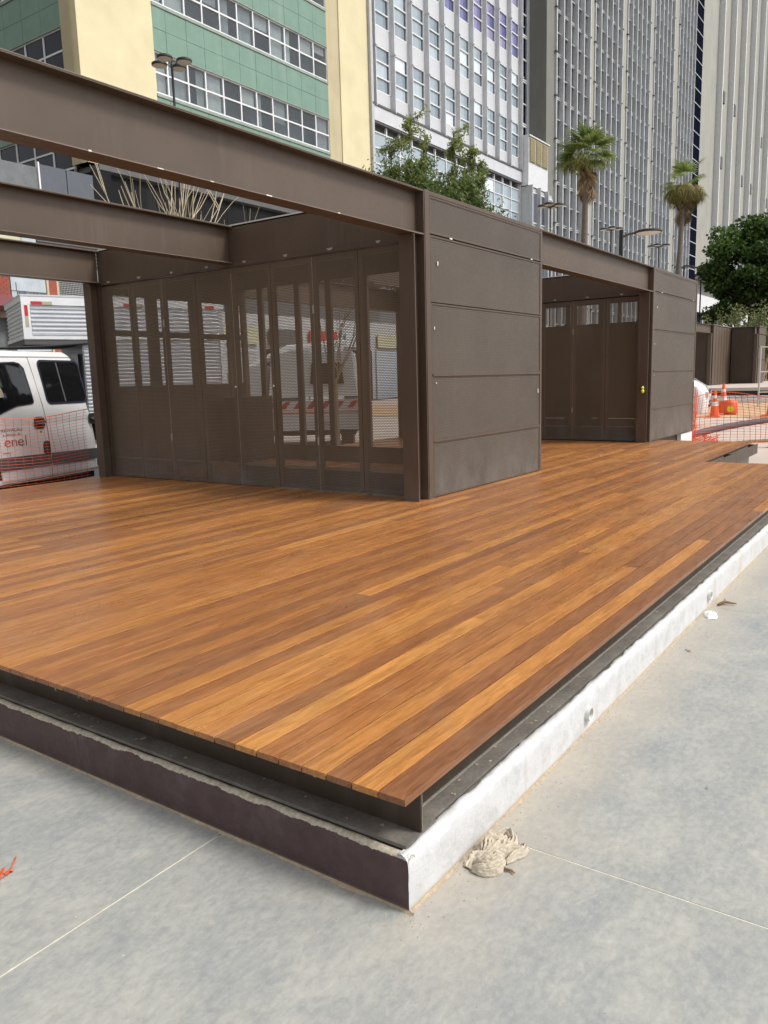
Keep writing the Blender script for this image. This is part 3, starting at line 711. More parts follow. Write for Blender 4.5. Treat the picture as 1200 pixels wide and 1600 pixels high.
for k in range(6):
    z0 = 10.80 + 3.8 * k
    if k < 5: storey_windows(gb, FF, mull, z0, z0 + 1.80, k > 0, 'pane_clear' if k else 'pane_dark'); storey_windows(gb, FL, mullL, z0, z0 + 1.78, k > 1, 'pane_clear' if k > 1 else 'pane_dark')
    if k < 4:
        spandrel(gb, FF, mull, z0 + 1.82, z0 + 3.80); spandrel(gb, FL, mullL, z0 + 1.80, z0 + 3.80)
m = MB(); m.box(22.3, 42, 30.2, 30.9, 28.1, 34); m.box(22.0, 22.3, 31, 46, 28.1, 34); m.build('upper_wall', 'green_tile', gb)
m = MB(); m.fbox(FL, 31.02, 42.2, -.13, -.05, 8.4, 8.5); [m.fbox(FL, u - .04, u + .04, -.13, -.04, 6.5, 10.8) for u in mullL]; m.build('lower_frame', 'green_sill', gb)
m = MB(); m.fbox(FL, 31.02, 42.2, -.2, -.15, 6.5, 10.8); m.build('lower_glass', 'pane_dark', gb)
# black stone podium with cap
pod = root('stone_podium', 'black stone clad podium wall with a dark ledge under the green and yellow office block', 'wall', (30, 29.7, 0))
m = MB(); m.box(22.13, 42.3, 29.75, 31.5, -1, 10.55); m.build('stone_backing', 'stone_joint', pod)
for i in range(14):
    for j in range(3):
        xa = 22.12 + i * 1.45; za = 10.5 - (j + 1) * 1.25
        m = MB(); m.box(xa + .012, xa + 1.438, 29.72, 29.76, za + .012, za + 1.238); m.build('stone_tile', 'stone_black', pod, center=True)
for j in range(3):
    za = 10.5 - (j + 1) * 1.25; m = MB(); m.box(22.09, 22.135, 29.73, 31.4, za + .012, za + 1.238); m.build('stone_tile', 'stone_black', pod)
m = MB(); m.box(21.95, 42.3, 29.5, 31.6, 10.55, 10.68); m.box(22.02, 42.3, 29.6, 31.5, 10.68, 10.80); m.build('ledge', 'gutter', pod)
# low shop front left of it
sh = root('shop_front', 'low shop front with red brick, drip stained pale blue wall and blue grey top panels', 'shop', (18, 29, 0))
MB().box(8, 22.0, 28.9, 31.8, -1, 9.9).build('core', 'room', sh)
for xa, xb in ((18.75, 19.9), (19.93, 21.13)):
    MB().box(xa, xb - .015, 28.86, 29.0, 8.2, 10.03).build('cladding_panel', 'blue_panel', sh)
m = MB(); m.box(18.70, 18.76, 28.84, 29.0, 8.2, 10.1); m.build('panel_edge', 'alu_frame', sh)
MB().box(21.13, 22.0, 28.84, 29.0, 7.6, 10.3).build('dark_return', 'stone_black', sh)
MB().box(14, 17.7, 28.84, 28.9, 6.4, 7.7).build('wall_band', 'pale_yellow', sh); MB().box(17.72, 18.3, 28.83, 28.9, 6.4, 7.7).build('wall_band', 'shop_blue', sh)
m = MB(); m.box(18.3, 22, 28.84, 28.9, 6.4, 7.9)
for j in range(10): m.box(18.35, 21.9, 28.80, 28.84, 6.45 + j * .14, 6.50 + j * .14)
m.build('louvre_band', 'gutter', sh)
bw = MB(); bw.box(12, 16.86, 28.47, 28.86, 4.2, 6.2); bwo = bw.build('brick_backing', 'mortar', sh)
for j in range(14):
    for i in range(9):
        xa = 16.86 - (i + 1) * .25 + (.125 if j % 2 else 0); xb = min(xa + .236, 16.86)
        if xb - xa > .04:
            m = MB(); m.box(xa, xb, 28.455, 28.475, 4.75 + j * .083, 4.75 + j * .083 + .070); m.build('brick', 'brick', sh, center=True)
m = MB(); m.box(16.9, 18.3, 28.45, 28.86, 3.0, 6.3); m.build('stained_wall', 'shop_blue', sh)
m = MB()
for i in range(34):
    xx = 17.1 + i * .036; l = rnd.uniform(.05, .28); m.box(xx, xx + rnd.uniform(.012, .03), 28.442, 28.449, 5.15 - l, 5.18)
m.box(16.9, 18.3, 28.443, 28.4495, 5.17, 5.2); m.box(17.08, 17.11, 28.443, 28.449, 5.2, 5.5); m.build('drip_stain', 'gutter', sh, kind='stuff')
m = MB(); m.box(18.34, 18.86, 28.44, 28.86, -.2, 6.3); m.build('brown_pilaster', 'yellow_side', sh); m = MB(); m.box(18.44, 18.76, 28.425, 28.439, 2, 6.1); m.build('pilaster_tile', 'brick', sh)
MB().box(18.9, 20.4, 28.6, 28.86, 0, 6.3).build('grille_void', 'dark', sh)
m = MB()
for i in range(22): m.box(18.92 + i * .068, 18.932 + i * .068, 28.5, 28.515, 4.6, 6.2)
for i in range(22): m.box(18.9, 20.4, 28.485, 28.497, 4.62 + i * .07, 4.632 + i * .07)
m.build('security_grille', 'col_white', sh, kind='stuff')
m = MB(); m.add([(12, 28.3, 5.1), (16.75, 28.3, 5.0), (16.75, 27.3, 4.5), (12, 27.3, 4.5), (12, 28.3, 4.4), (16.75, 28.3, 4.4)], [(0, 1, 2, 3), (0, 3, 4), (1, 5, 2), (3, 2, 5, 4), (0, 4, 5, 1)]); m.build('awning', 'maroon_awning', sh)
for i in range(7):
    x = 20.9 + i * 3.2; m = MB(); m.box(x, x + 2.7, 28.5, 28.6, .4, 3.3); m.build('shop_window', 'pane_dark' if i % 2 else 'shop_blue', sh)
    m = MB(); m.box(x + .1, x + 2.5, 28.42, 28.5, 3.5, 4.3); m.build('fascia_board', ['red', 'shop_blue', 'pale_yellow', 'gutter'][i % 4], sh)
MB().box(22.0, 43, 28.6, 29.7, -.2, 5.0).build('street_wall', 'col_white', sh)

# ------------------------------------------------------------------ pale curtain wall building
wb = root('office_building', 'pale grey office block with tall white bays, three part windows and projecting metal fins', 'building', (53, 32, 0))
MB().box(42.15, 63.35, 30.35, 46, -1, 46).build('core', 'room', wb)
x0w, bay = 42.62, 2.07; NB = 10
WH = [(18.30 + .95 + 3.75 * k, 18.30 + .95 + 3.75 * k + 2.6) for k in range(6)]
m = MB()
for i in range(NB + 1):
    x = x0w + i * bay; m.box(x - .11, x + .11, 29.97, 30.2, 18.45, 42)
m.build('mullion_strip', 'spandrel', wb)
for i in range(NB + 1):
    x = x0w + i * bay; m = MB(); m.box(x - .035, x + .035, 29.70, 29.97, 18.2, 42)
    for z in [18.3 + 3.75 * k + 3.3 for k in range(6)]: m.box(x - .075, x + .075, 29.62, 30.0, z, z + .07)
    m.build('fin', 'fin_pale', wb)
for k, (za, zb) in enumerate(WH):
    for i in range(NB):
        xa, xb = x0w + i * bay + .11, x0w + (i + 1) * bay - .11
        p = MB(); p.box(xa, xb, 30.03, 30.1, zb + .03 if k < 5 else zb, za + 3.75 - .03); p.build('spandrel_panel', 'spandrel', wb, center=True)
        if k == 0: p = MB(); p.box(xa, xb, 30.03, 30.1, 18.45, za - .03); p.build('spandrel_panel', 'spandrel', wb, center=True)
        fr = MB(); t = .0755
        fr.box(xa, xa + t, 30.02, 30.16, za, zb); fr.box(xb - t, xb, 30.02, 30.16, za, zb)
        zs = [za, lerp(za, zb, .32), lerp(za, zb, .67), zb]
        for z in zs: fr.box(xa + t, xb - t, 30.03, 30.15, z - .04, z + .04)
        w = fr.build('window', 'alu_frame', wb)
        vio = (k >= 2 and i + (k - 2) * 4 >= 4 and k < 4) 
        for j in range(3):
            q = MB(); q.box(xa + t, xb - t - .17, 30.11, 30.12, zs[j] + .04, zs[j + 1] - .04); q.tone = None
            q.build('pane', 'pane_violet' if vio else 'pane_white', w)
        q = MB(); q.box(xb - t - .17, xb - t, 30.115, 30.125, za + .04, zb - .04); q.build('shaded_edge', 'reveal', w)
m = MB(); m.box(42.2, 63.4, 29.80, 30.2, 17.35, 18.2); m.build('band', 'spandrel', wb); m = MB(); m.box(42.2, 63.42, 29.74, 30.2, 18.2, 18.32); m.box(42.2, 63.42, 29.84, 30.2, 17.22, 17.35); m.build('drip_edge', 'gutter', wb)
m = MB(); m.box(42.12, 42.36, 29.75, 30.3, 6, 42); m.box(63.2, 63.42, 29.9, 46, 6, 42); m.build('edge_strip', 'col_white', wb)
fr = MB()
for i in range(15):
    x = 42.5 + i * 1.48; fr.box(x - .04, x + .04, 29.98, 30.12, 9, 17.22)
for z in np.arange(9.4, 17.2, .92): fr.box(42.4, 63.2, 29.99, 30.11, z - .03, z + .03)
w = fr.build('window_wall', 'alu_frame', wb)
for i in range(14):
    for j in range(8):
        q = MB(); z = 9.4 + j * .92; q.box(42.54 + i * 1.48, 43.94 + i * 1.48, 30.05, 30.06, z + .03, z + .89); q.build('pane', 'pane_white', w)
# annex with louvres
an = root('louvred_annex', 'small white rendered annex with three beige louvre panels squeezed beside the grey tower', 'building', (65.5, 29.2, 0))
MB().box(63.43, 67.35, 29.25, 31.4, 17.1, 20.9).build('body', 'tower_panel', an)
for i in range(3):
    xa = 63.5 + i * 1.26; m = MB(); m.box(xa, xa + 1.2, 29.2, 29.26, 18.95, 20.85); p = m.build('louvre_frame', 'pale_yellow', an)
    m = MB()
    for j in range(15): z = 19.02 + j * .12; m.box(xa + .08, xa + 1.12, 29.13, 29.2, z, z + .055)
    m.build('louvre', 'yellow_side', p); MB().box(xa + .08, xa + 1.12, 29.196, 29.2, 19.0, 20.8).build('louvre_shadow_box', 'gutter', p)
m = MB(); m.box(63.4, 67.45, 29.1, 31.4, 20.9, 21.0); m.build('roof_edge', 'tower_panel', an)
MB().box(63.43, 68.35, 29.3, 31.4, -1, 17.0).build('lower_body', 'col_white', an)
for i in range(3):
    xa = 63.6 + i * 1.62
    for za in (14.2, 11.4, 8.6):
        fr = MB(); fr.box(xa, xa + 1.5, 29.22, 29.3, za, za + 2.5); w = fr.build('window', 'alu_frame', an); MB().box(xa + .1, xa + 1.4, 29.20, 29.22, za + .1, za + 2.4).build('pane', 'pane_tower_lo', w)
    MB().box(xa - .12, xa + .0, 28.9, 29.3, 6, 17.1).build('fin', 'col_white', an)

# ------------------------------------------------------------------ grey curtain wall tower
tw = root('office_tower', 'tall grey curtain wall tower with concrete piers between bays of narrow blue grey panes', 'tower', (92, 32, 0))
MB().box(68.6, 116.5, 30.6, 60, -1, 66).build('core', 'room', tw)
m = MB(); m.box(68.43, 70.2, 29.9, 30.7, -1, 66); m.build('corner_pier', 'tower_conc', tw)
m = MB(); m.box(68.40, 68.6, 30.7, 60, -1, 66); m.build('side_wall', 'tower_conc', tw)
bays = [(70.3, 78.3), (79.6, 87.4), (89.0, 96.7), (98.4, 106.1), (108.4, 115.9)]
for (a, b), (c_, d_) in zip(bays[:-1], bays[1:]):
    m = MB(); m.box(b + .05, c_ - .05, 29.85, 30.6, -1, 66); m.build('pier', 'fin_conc', tw)
m = MB(); m.box(115.95, 116.6, 29.9, 30.6, -1, 66); m.build('pier', 'fin_conc', tw)
Z0 = 18.70 - 3.57 * 4; count = 0; rest = {'pane_tower_hi': MB(), 'pane_tower_lo': MB(), 'reveal': MB()}
for mm in rest.values(): mm.tone = 0.0
cand = []
for bi, (a, b) in enumerate(bays):
    pw = (b - a) / 5
    g1 = MB(); g2 = MB(); g3 = MB()
    for i in range(6): g1.box(a + i * pw - .09, a + i * pw + .09, 29.72, 30.3, 4, 66)
    k = 0
    while Z0 + 3.57 * k < 64:
        z = Z0 + 3.57 * k
        g2.box(a + .09, b - .09, 29.98, 30.3, z - .10, z - .03); g2.box(a + .09, b - .09, 29.98, 30.3, z + .06, z + .13); g2.box(a + .09, b - .09, 29.98, 30.3, z + 1.80, z + 1.87)
        for i in range(5):
            for lo in (0, 1):
                za, zb = (z + .13, z + 1.80) if lo == 0 else (z + 1.87, z + 3.47)
                cand.append((bi, k, a + i * pw + .09, a + (i + 1) * pw - .09, za, zb, lo))
        g3.box(a - .22, a + .10, 29.66, 29.9, z - .03, z + .04); g3.box(b - .08, b + .14, 29.66, 29.9, z - .03, z + .04)
        k += 1
    g3.build('floor_brackets', 'gutter', tw, kind='stuff'); g1.build('vertical_mullion', 'tower_frame', tw); g2.build('transom', 'tower_frame', tw)
    m = MB()
    for kk in range(k): z = Z0 + 3.57 * kk; m.box(a + .09, b - .09, 30.1, 30.3, z - .03, z + .06)
    m.build('floor_gap', 'gutter', tw)
def cview(c): return (c[4] < 1.55 + .52 * c[2] * .8, )
cand.sort(key=lambda c: c[2] + abs(c[4] - 26) * .8)
for j, (bi, k, xa, xb, za, zb, lo) in enumerate(cand):
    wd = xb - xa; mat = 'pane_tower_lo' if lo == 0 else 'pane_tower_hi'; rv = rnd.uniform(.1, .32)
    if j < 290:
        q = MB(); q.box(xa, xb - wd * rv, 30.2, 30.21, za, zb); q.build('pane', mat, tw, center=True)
    else:
        rest[mat].tone = rnd.random(); rest[mat].box(xa, xb - wd * rv, 30.2, 30.21, za, zb)
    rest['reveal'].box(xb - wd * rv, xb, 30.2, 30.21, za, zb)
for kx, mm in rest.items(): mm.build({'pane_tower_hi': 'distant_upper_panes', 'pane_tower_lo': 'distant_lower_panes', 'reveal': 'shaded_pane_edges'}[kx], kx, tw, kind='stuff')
# dark glass link between pale block and tower
lk = root('glass_link', 'narrow dark glass recess between the pale office block and the grey tower', 'facade', (66, 31.5, 0))
MB().box(63.43, 68.35, 31.6, 33, 17, 66).build('glass', 'link_glass', lk)
m = MB()
for k in range(28): z = 17.6 + k * 1.78; m.box(63.45, 68.3, 31.5, 31.6, z, z + .09); (m.box(63.45, 68.3, 31.5, 31.6, z + .18, z + .26) if k % 2 else None)
m.build('transom', 'alu_frame', lk); MB().box(67.9, 68.38, 31.45, 31.62, 17, 66).build('edge_post', 'col_white', lk)
lk = root('glass_link', 'narrow dark glass strip between the grey tower and the ribbed concrete tower', 'facade', (118.5, 30.1, 0))
MB().box(116.62, 120.24, 29.93, 33, 10, 90).build('glass', 'link_glass', lk)
m = MB()
for k in range(30): z = 12 + k * 1.78; m.box(116.63, 120.24, 29.88, 29.93, z, z + .10)
m.build('transom', 'col_white', lk)

# ------------------------------------------------------------------ ribbed concrete tower
rt = root('ribbed_tower', 'weathered concrete tower at the right with thin white vertical ribs and dark window strips', 'tower', (150, 34, 0))
MB().box(120.25, 240, 30.0, 60, 15.2, 120).build('shaft', 'fin_conc', rt)
for i in range(16):
    x = 129.2 + i * 7.25
    MB().box(x - .22, x + .16, 29.2, 30, 17.6, 120).build('rib', 'fin_white', rt)
    MB().box(x + .5, x + 1.75, 29.9, 30.01, 18, 120).build('window_strip', 'pane_tower_lo', rt)
    for hz in (22, 31, 40):
        if rnd.random() < .5: MB().box(x + .6, x + 1.7, 29.2, 29.9, hz, hz + 1.6).build('open_shutter', 'gutter', rt)
MB().box(118, 240, 31.5, 60, 12.4, 15.2).build('recessed_storey', 'tower_conc', rt)
MB().box(116.7, 240, 29.4, 60, 9.9, 12.35).build('canopy_band', 'fin_white', rt)
MB().box(116.7, 240, 30.2, 60, 0, 9.9).build('ground_glass', 'pane_dark', rt)
m = MB()
for i in range(20): m.box(120.2 + i * 4.6, 120.7 + i * 4.6, 29.8, 30.2, 0, 9.9)
m.build('ground_mullion', 'col_white', rt)
MB().box(134, 150, 29.0, 30.1, 4, 9.8).build('corrugated_hoarding', 'alu_frame', rt)
# buildings on the other side of the valley, seen only from another position or in reflections
for (xa, xb, ya, yb, h, mt, lb) in ((-60, -20, 20, 50, 34, 'col_white', 'plain pale block beyond the left edge of the picture'), (-14, 7, 31, 52, 28, 'yellow_side', 'ochre block left of the shop front beyond the frame')):
    b_ = root('side_building', lb, 'building', ((xa + xb) / 2, (ya + yb) / 2, 0)); MB().box(xa, xb, ya, yb, -1, h).build('wall', mt, b_)
    for fl in range(int(h // 4)):
        m = MB(); m.box(xa + 1, xb - 1, ya - .05, ya + .1, 4 * fl + 1.2, 4 * fl + 3.0); m.build('window_band', 'pane_dark', b_)

# ------------------------------------------------------------------ vehicles
def rrect(u0, u1, z0, z1, r, n=5, skew=0.0, lowleft=0.0):
    pts = []
    for (cx, cz, a0) in ((u1 - r, z1 - r, 0), (u0 + r, z1 - r, 90), (u0 + r, z0 + r + lowleft, 180), (u1 - r, z0 + r, 270)):
        for i in range(n + 1):
            a = R(a0 + 90 * i / n); u = cx + r * math.cos(a); z = cz + r * math.sin(a)
            pts.append((u + skew * (z1 - z), z))
    return pts
def wheel(par, F, u, r, w0, w1, name='wheel'):
    m = MB(); n = 24
    def ring(rr, w): return [F(u + rr * math.cos(2 * math.pi * k / n), w, r + rr * math.sin(2 * math.pi * k / n)) for k in range(n)]
    prof = [(r * .55, w1), (r * .9, w1), (r, w1 - .03), (r, w0 + .03), (r * .9, w0), (r * .55, w0)]
    vs = []
    for rr, w in prof: vs += ring(rr, w)
    m.add(vs, [(a * n + k, a * n + (k + 1) % n, (a + 1) * n + (k + 1) % n, (a + 1) * n + k) for a in range(5) for k in range(n)])
    t = m.build(name, 'rubber', par, smooth=True)
    m = MB(); vs = []
    for rr, w in [(r * .58, w1 - .02), (r * .5, w1 - .05), (r * .2, w1 - .03), (r * .1, w1 - .01)]: vs += ring(rr, w)
    m.add(vs, [(a * n + k, a * n + (k + 1) % n, (a + 1) * n + (k + 1) % n, (a + 1) * n + k) for a in range(3) for k in range(n)] + [tuple(range(3 * n, 4 * n))])
    m.build('rim', 'alu', t)
    return t
def text(body, size, F3, mat, par, name='lettering', width=None):
    cu = bpy.data.curves.new(name, 'FONT'); cu.body = body; cu.size = size; cu.extrude = .0008; cu.resolution_u = 3
    o = bpy.data.objects.new('tmp', cu); C.objects.link(o); bpy.context.view_layer.update()
    me = bpy.data.meshes.new_from_object(o.evaluated_get(bpy.context.evaluated_depsgraph_get()))
    bpy.data.objects.remove(o); bpy.data.curves.remove(cu)
    co = np.zeros(len(me.vertices) * 3); me.vertices.foreach_get('co', co); co = co.reshape(-1, 3)
    sx = 1 if not width else width / max(1e-6, np.ptp(co[:, 0]))
    me.vertices.foreach_set('co', np.array([F3(x * sx, z, y) for x, y, z in co]).ravel())
    me.materials.clear(); me.materials.append(M[mat]); ob = bpy.data.objects.new(name, me); C.objects.link(ob); ob.parent = par; return ob

# crew cab van, local x along the side (0 = seam between the doors), y = away from the camera
van = root('crew_cab_van', 'white crew cab van with dark side stripe parked behind the orange net at the left', 'van', (0, 0, 0))
def off(z): return 0.0 if z < 1.10 else .16 * ((z - 1.10) / 1.0) ** 1.25
GV = lambda u, w, z: (u, off(z) - w, z)
zr = [.25, .33, .42, .60, .72, .95, 1.03, 1.07, 1.12, 1.3, 1.5, 1.7, 1.9, 2.0, 2.05, 2.09, 2.115]
def rear(z): return 1.17 - .0 * z if z < .7 else lerp(1.17, .88, (z - .7) / 1.42)
def front(z): return -3.25 if z < .7 else (lerp(-3.25, -2.9, (z - .7) / .3) if z < 1.0 else lerp(-2.9, -1.35, (z - 1.0) / 1.12))
def inset(z, u): 
    o = off(z)
    if z > 2.0: o += ((z - 2.0) / .115) ** 2 * .12
    if 1.02 < z < 1.08: o += .012
    return o
m = MB(); NU = 22
for side in (0, 1):
    b0 = len(m.v)
    for z in zr:
        a, b = front(z), rear(z)
        for i in range(NU + 1):
            u = lerp(a, b, i / NU); e = min((b - u), (u - a)); rr = .10; cr = 0 if e > rr else (rr - math.sqrt(max(0, rr * rr - (rr - e) ** 2)))
            y = inset(z, u) + cr; m.v.append((u, y if side == 0 else 1.98 - y, z))
    for j in range(len(zr) - 1):
        for i in range(NU): q = b0 + j * (NU + 1) + i; m.f.append((q, q + 1, q + NU + 2, q + NU + 1))
nz = len(zr); half = nz * (NU + 1)
for j in range(nz - 1):
    for i in (0, NU): a = j * (NU + 1) + i; m.f.append((a, a + NU + 1, a + NU + 1 + half, a + half))
for i in range(NU): a = (nz - 1) * (NU + 1) + i; m.f.append((a, a + 1, a + 1 + half, a + half)); a = i; m.f.append((a, a + 1, a + 1 + half, a + half))
body = m.build('body', 'white_paint', van, smooth=True)
try:
    mod = body.modifiers.new('edge', 'EDGE_SPLIT'); mod.split_angle = R(50)
except Exception: pass
MB().prism(rrect(.02, .93, 1.33, 1.985, .09, skew=.06), GV, .004, .010).build('window_seal', 'navy', van)
w_ = MB().prism([(u, z) for u, z in rrect(.05, .90, 1.36, 1.955, .075, skew=.055)], GV, .009, .013).build('side_window', 'pane_car', van)
MB().prism([(.44, 1.365), (.465, 1.365), (.43, 1.95), (.405, 1.95)], GV, .013, .018).build('window_divider', 'grey_pl', w_)
fw = [(-.21, 1.40), (-.26, 1.86), (-.33, 1.93), (-.42, 1.95), (-.95, 1.93), (-1.35, 1.72), (-1.75, 1.36), (-1.72, 1.24), (-1.2, 1.19), (-.93, 1.215), (-.72, 1.28), (-.55, 1.325), (-.28, 1.345), (-.22, 1.36)]
MB().prism(fw, GV, .004, .010).build('window_seal', 'navy', van)
cx, cz = -.8, 1.6
MB().prism([(lerp(u, cx, .045), lerp(z, cz, .06)) for u, z in fw], GV, .009, .013).build('side_window', 'pane_car', van)
MB().prism([(-.96, 1.45), (-.77, 1.46), (-.78, 1.56), (-.82, 1.62), (-.84, 1.80), (-.96, 1.80)], GV, .0135, .0145).build('seat_view', 'beige_tape', van)
seam = MB()
def sl_(p, w=.004): 
    for (a, b), (c_, d_) in zip(p[:-1], p[1:]):
        dx, dz = c_ - a, d_ - b; L = math.hypot(dx, dz); nx, nzz = -dz / L * w, dx / L * w
        seam.prism([(a - nx, b - nzz), (a + nx, b + nzz), (c_ + nx, d_ + nzz), (c_ - nx, d_ - nzz)], GV, .001, .0035)
sl_([(0, .27), (0, .75), (-.03, 1.1), (-.05, 1.33), (-.12, 1.9), (-.135, 2.02)]); sl_([(-1.5, 2.0), (-.13, 2.025), (.80, 2.035), (.88, 1.99)]); sl_([(-1.3, .255), (0, .275), (1.14, .285)]); sl_([(-.93, .69), (-.80, .69), (-.80, .64)], .003)
seam.build('door_seam', 'dark', van)
MB().prism([(-1.6, .455), (-.02, .445), (-.02, .615), (-1.6, .645)], GV, .003, .016).build('side_stripe', 'grey_pl', van); MB().prism([(.02, .445), (1.10, .43), (1.11, .60), (.02, .615)], GV, .003, .016).build('side_stripe', 'grey_pl', van)
for u in (-.28, .92):
    h = MB().prism(rrect(u, u + .21, .99, 1.16, .05), GV, .002, .012).build('door_handle', 'black_metal', van)
    MB().prism(rrect(u + .03, u + .2, 1.06, 1.10, .015), GV, .02, .045).build('grip', 'grey_pl', h)
MB().prism(rrect(-.14, -.01, .60, .80, .05), GV, .002, .018).build('hinge_cover', 'black_metal', van)
MB().cyl(GV(-.16, .0, .94), GV(-.16, .008, .94), .015, n=12).build('key_lock', 'black_metal', van)
m = MB(); m.prism([(-.98, .256), (1.14, .262), (1.14, .30), (-.98, .31)], GV, .001, .0028); m.build('dirty_sill', 'white_dirty', van)
m = MB(); m.box(-3.0, 1.05, .08, 1.9, .14, .26); m.build('underbody', 'dark', van)
wheel(van, lambda u, w, z: (u, -w, z), -1.42, .34, -.20, .015)
for u in (-1.42,):
    MB().prism([(u + .43 * math.cos(t), .33 + .43 * math.sin(t)) for t in [math.pi * i / 14 for i in range(15)]], GV, .0005, .0035).build('wheel_arch', 'dark', van)
TX = lambda u0, z0: (lambda a, b, c_: GV(u0 + a, .003 + b, z0 + c_))
text('INOVAÇÃO', .062, TX(-.93, .985), 'text_grey', van, width=.40); text('a serviço da', .058, TX(-.90, .925), 'text_grey', van, width=.33)
for ch, u, w, mt in (('e', -.895, .115, 'text_red'), ('n', -.765, .10, 'text_mid'), ('e', -.645, .115, 'text_grey'), ('l', -.50, .02, 'text_grey')):
    text(ch, .205, TX(u, .775), mt, van, name='logo_letter', width=w)
put(van, (6.79, 10.83, 0), R(17.2))

# aluminium box truck behind it
bt = root('box_truck', 'aluminium box truck with red and beige reflective tape, parked behind the white crew cab van', 'truck', (0, 0, 0))
GB = lambda u, w, z: (u, -w, z)
MB().box(.035, 1.27, .035, 2.05, 2.53, 3.27).build('overhang', 'alu', bt); MB().box(1.05, 4.0, .035, 2.05, .85, 3.27).build('cargo_box', 'alu', bt)
def corr(name, u0, u1, z0, z1, pitch_, F, mat='alu'):
    m = MB(); k = int((z1 - z0) / pitch_) * 4
    for i in range(k + 1):
        z = lerp(z0, z1, i / k); w = [.012, .030, .030, .012][i % 4]
        m.v += [F(u0, w, z), F(u1, w, z)]
    m.f = [(2 * i, 2 * i + 1, 2 * i + 3, 2 * i + 2) for i in range(k)]
    # closing back plane
    return m.build(name, mat, bt, fix=False)
GB2 = lambda u, w, z: (u, .035 - w, z)
corr('corrugated_side', .16, 3.9, 2.58, 3.13, .069, GB2); corr('corrugated_side', 1.07, 3.9, .88, 2.52, .069, GB2)
corr('corrugated_front', .04, 1.98, 2.58, 3.2, .075, lambda u, w, z: (.035 - w, u, z), 'tower_panel')
m = MB(); m.box(0, 4.02, -.012, .03, 3.14, 3.30); m.box(0, 4.02, -.012, .03, 2.50, 2.56); m.box(0, .15, -.010, .029, 2.56, 3.14); m.box(-.01, .03, 0.03, 2.05, 2.50, 2.57); m.box(-.01, .03, .03, 2.05, 3.2, 3.30); m.box(3.9, 4.02, -.01, .03, 1.0, 2.5); m.build('edge_profile', 'alu_frame', bt)
m = MB(); m.box(-.012, 4.03, -.02, 2.06, 3.30, 3.33); m.build('roof', 'alu', bt)
m = MB(); m.box(.0, 1.27, 0, 2.05, 2.40, 2.50); m.build('floor_frame', 'gutter', bt)
for a, b, c_, d_, mt in ((.05, .11, 2.93, 3.13, 'red'), (.05, .11, 2.73, 2.93, 'beige_tape'), (.17, .37, 3.145, 3.205, 'red'), (.37, .55, 3.145, 3.205, 'beige_tape'), (1.9, 2.1, 3.145, 3.205, 'red'), (2.1, 2.3, 3.145, 3.205, 'beige_tape'), (3.6, 3.8, 3.145, 3.205, 'red')):
    MB().box(a, b, -.016, -.011, c_, d_).build('reflective_tape', mt, bt)
# cab below the overhang
m = MB(); prof = [(-.55, .45), (-.55, 1.2), (-.30, 2.05), (-.1, 2.22), (.95, 2.25), (1.0, .45)]
m.prism(prof, GB, -2.0, -.06); m.build('cab', 'gutter', bt); MB().prism([(-.1, 1.35), (-.02, 1.95), (.8, 1.98), (.82, 1.35)], GB, -.058, -.052).build('cab_window', 'pane_car', bt)
m = MB(); m.box(-.4, 4.0, .3, 1.8, .5, .95); m.build('chassis', 'dark', bt)
for u in (.15, 3.2): wheel(bt, GB, u, .42, -.33, -.03)
m = MB(); m.tube([(-.5, -.02, 2.33), (.3, -.03, 2.36), (1.4, -.02, 2.44)], .025); m.build('cab_rail', 'black_metal', bt)
put(bt, (8.68, 14.35, 0), R(-22.3))

# white service truck seen through the perforated doors: front on, chevron bumper
st = root('service_truck', 'white service truck with red and white chevron board, seen through the perforated doors', 'truck', (0, 0, 0))
G = lambda u, w, z: (u, -w, z)
MB().box(0, 2.9, .0, 2.2, .42, 1.12).build('bumper_board', 'white_paint', st)
for i in range(9):
    u = .05 + i * .32; MB().prism([(u, .93), (u + .14, .93), (u + .28, 1.10), (u + .14, 1.10)], G, .002, .006).build('chevron', 'red', st)
m = MB(); m.prism([(.75, 1.2), (.85, 2.25), (2.75, 2.25), (2.85, 1.2)], G, -2.0, -.15); m.build('cab', 'white_paint', st)
MB().prism([(1.75, 1.5), (1.8, 1.98), (2.5, 1.98), (2.55, 1.5)], G, -.15, -.13).build('windscreen', 'pane_car', st)
MB().box(.05, .74, .1, 2.0, 1.13, 1.95).build('tool_locker', 'white_paint', st)
m = MB(); m.tube([(.2, .5, 1.9), (1.2, .5, 2.35), (2.6, .5, 2.45)], .09, 8); m.build('boom_arm', 'white_paint', st)
for u in (.12, 1.6): MB().prism(rrect(u, u + .30, .60, .78, .04), G, .002, .008).build('headlight', 'lampglass', st)
MB().box(1.9, 2.3, -.012, -.002, .5, .62).build('number_plate', 'col_white', st); MB().box(0.02, 2.88, -.006, -.001, .82, .85).build('orange_stripe', 'orange', st)
for u in (.35, 2.45): MB().box(u, u + .28, .1, .9, -.02, .55).build('wheel', 'rubber', st)
m = MB(); m.box(.1, 2.8, .05, 2.1, .3, .43); m.build('chassis', 'dark', st)
m = MB(); m.box(-.15, -.05, .1, .3, 1.3, 1.75); m.cyl((-.1, .2, 1.5), (.8, .3, 1.5), .015); m.build('mirror', 'black_metal', st)
put(st, (13.5, 13.7, .0), R(-56))
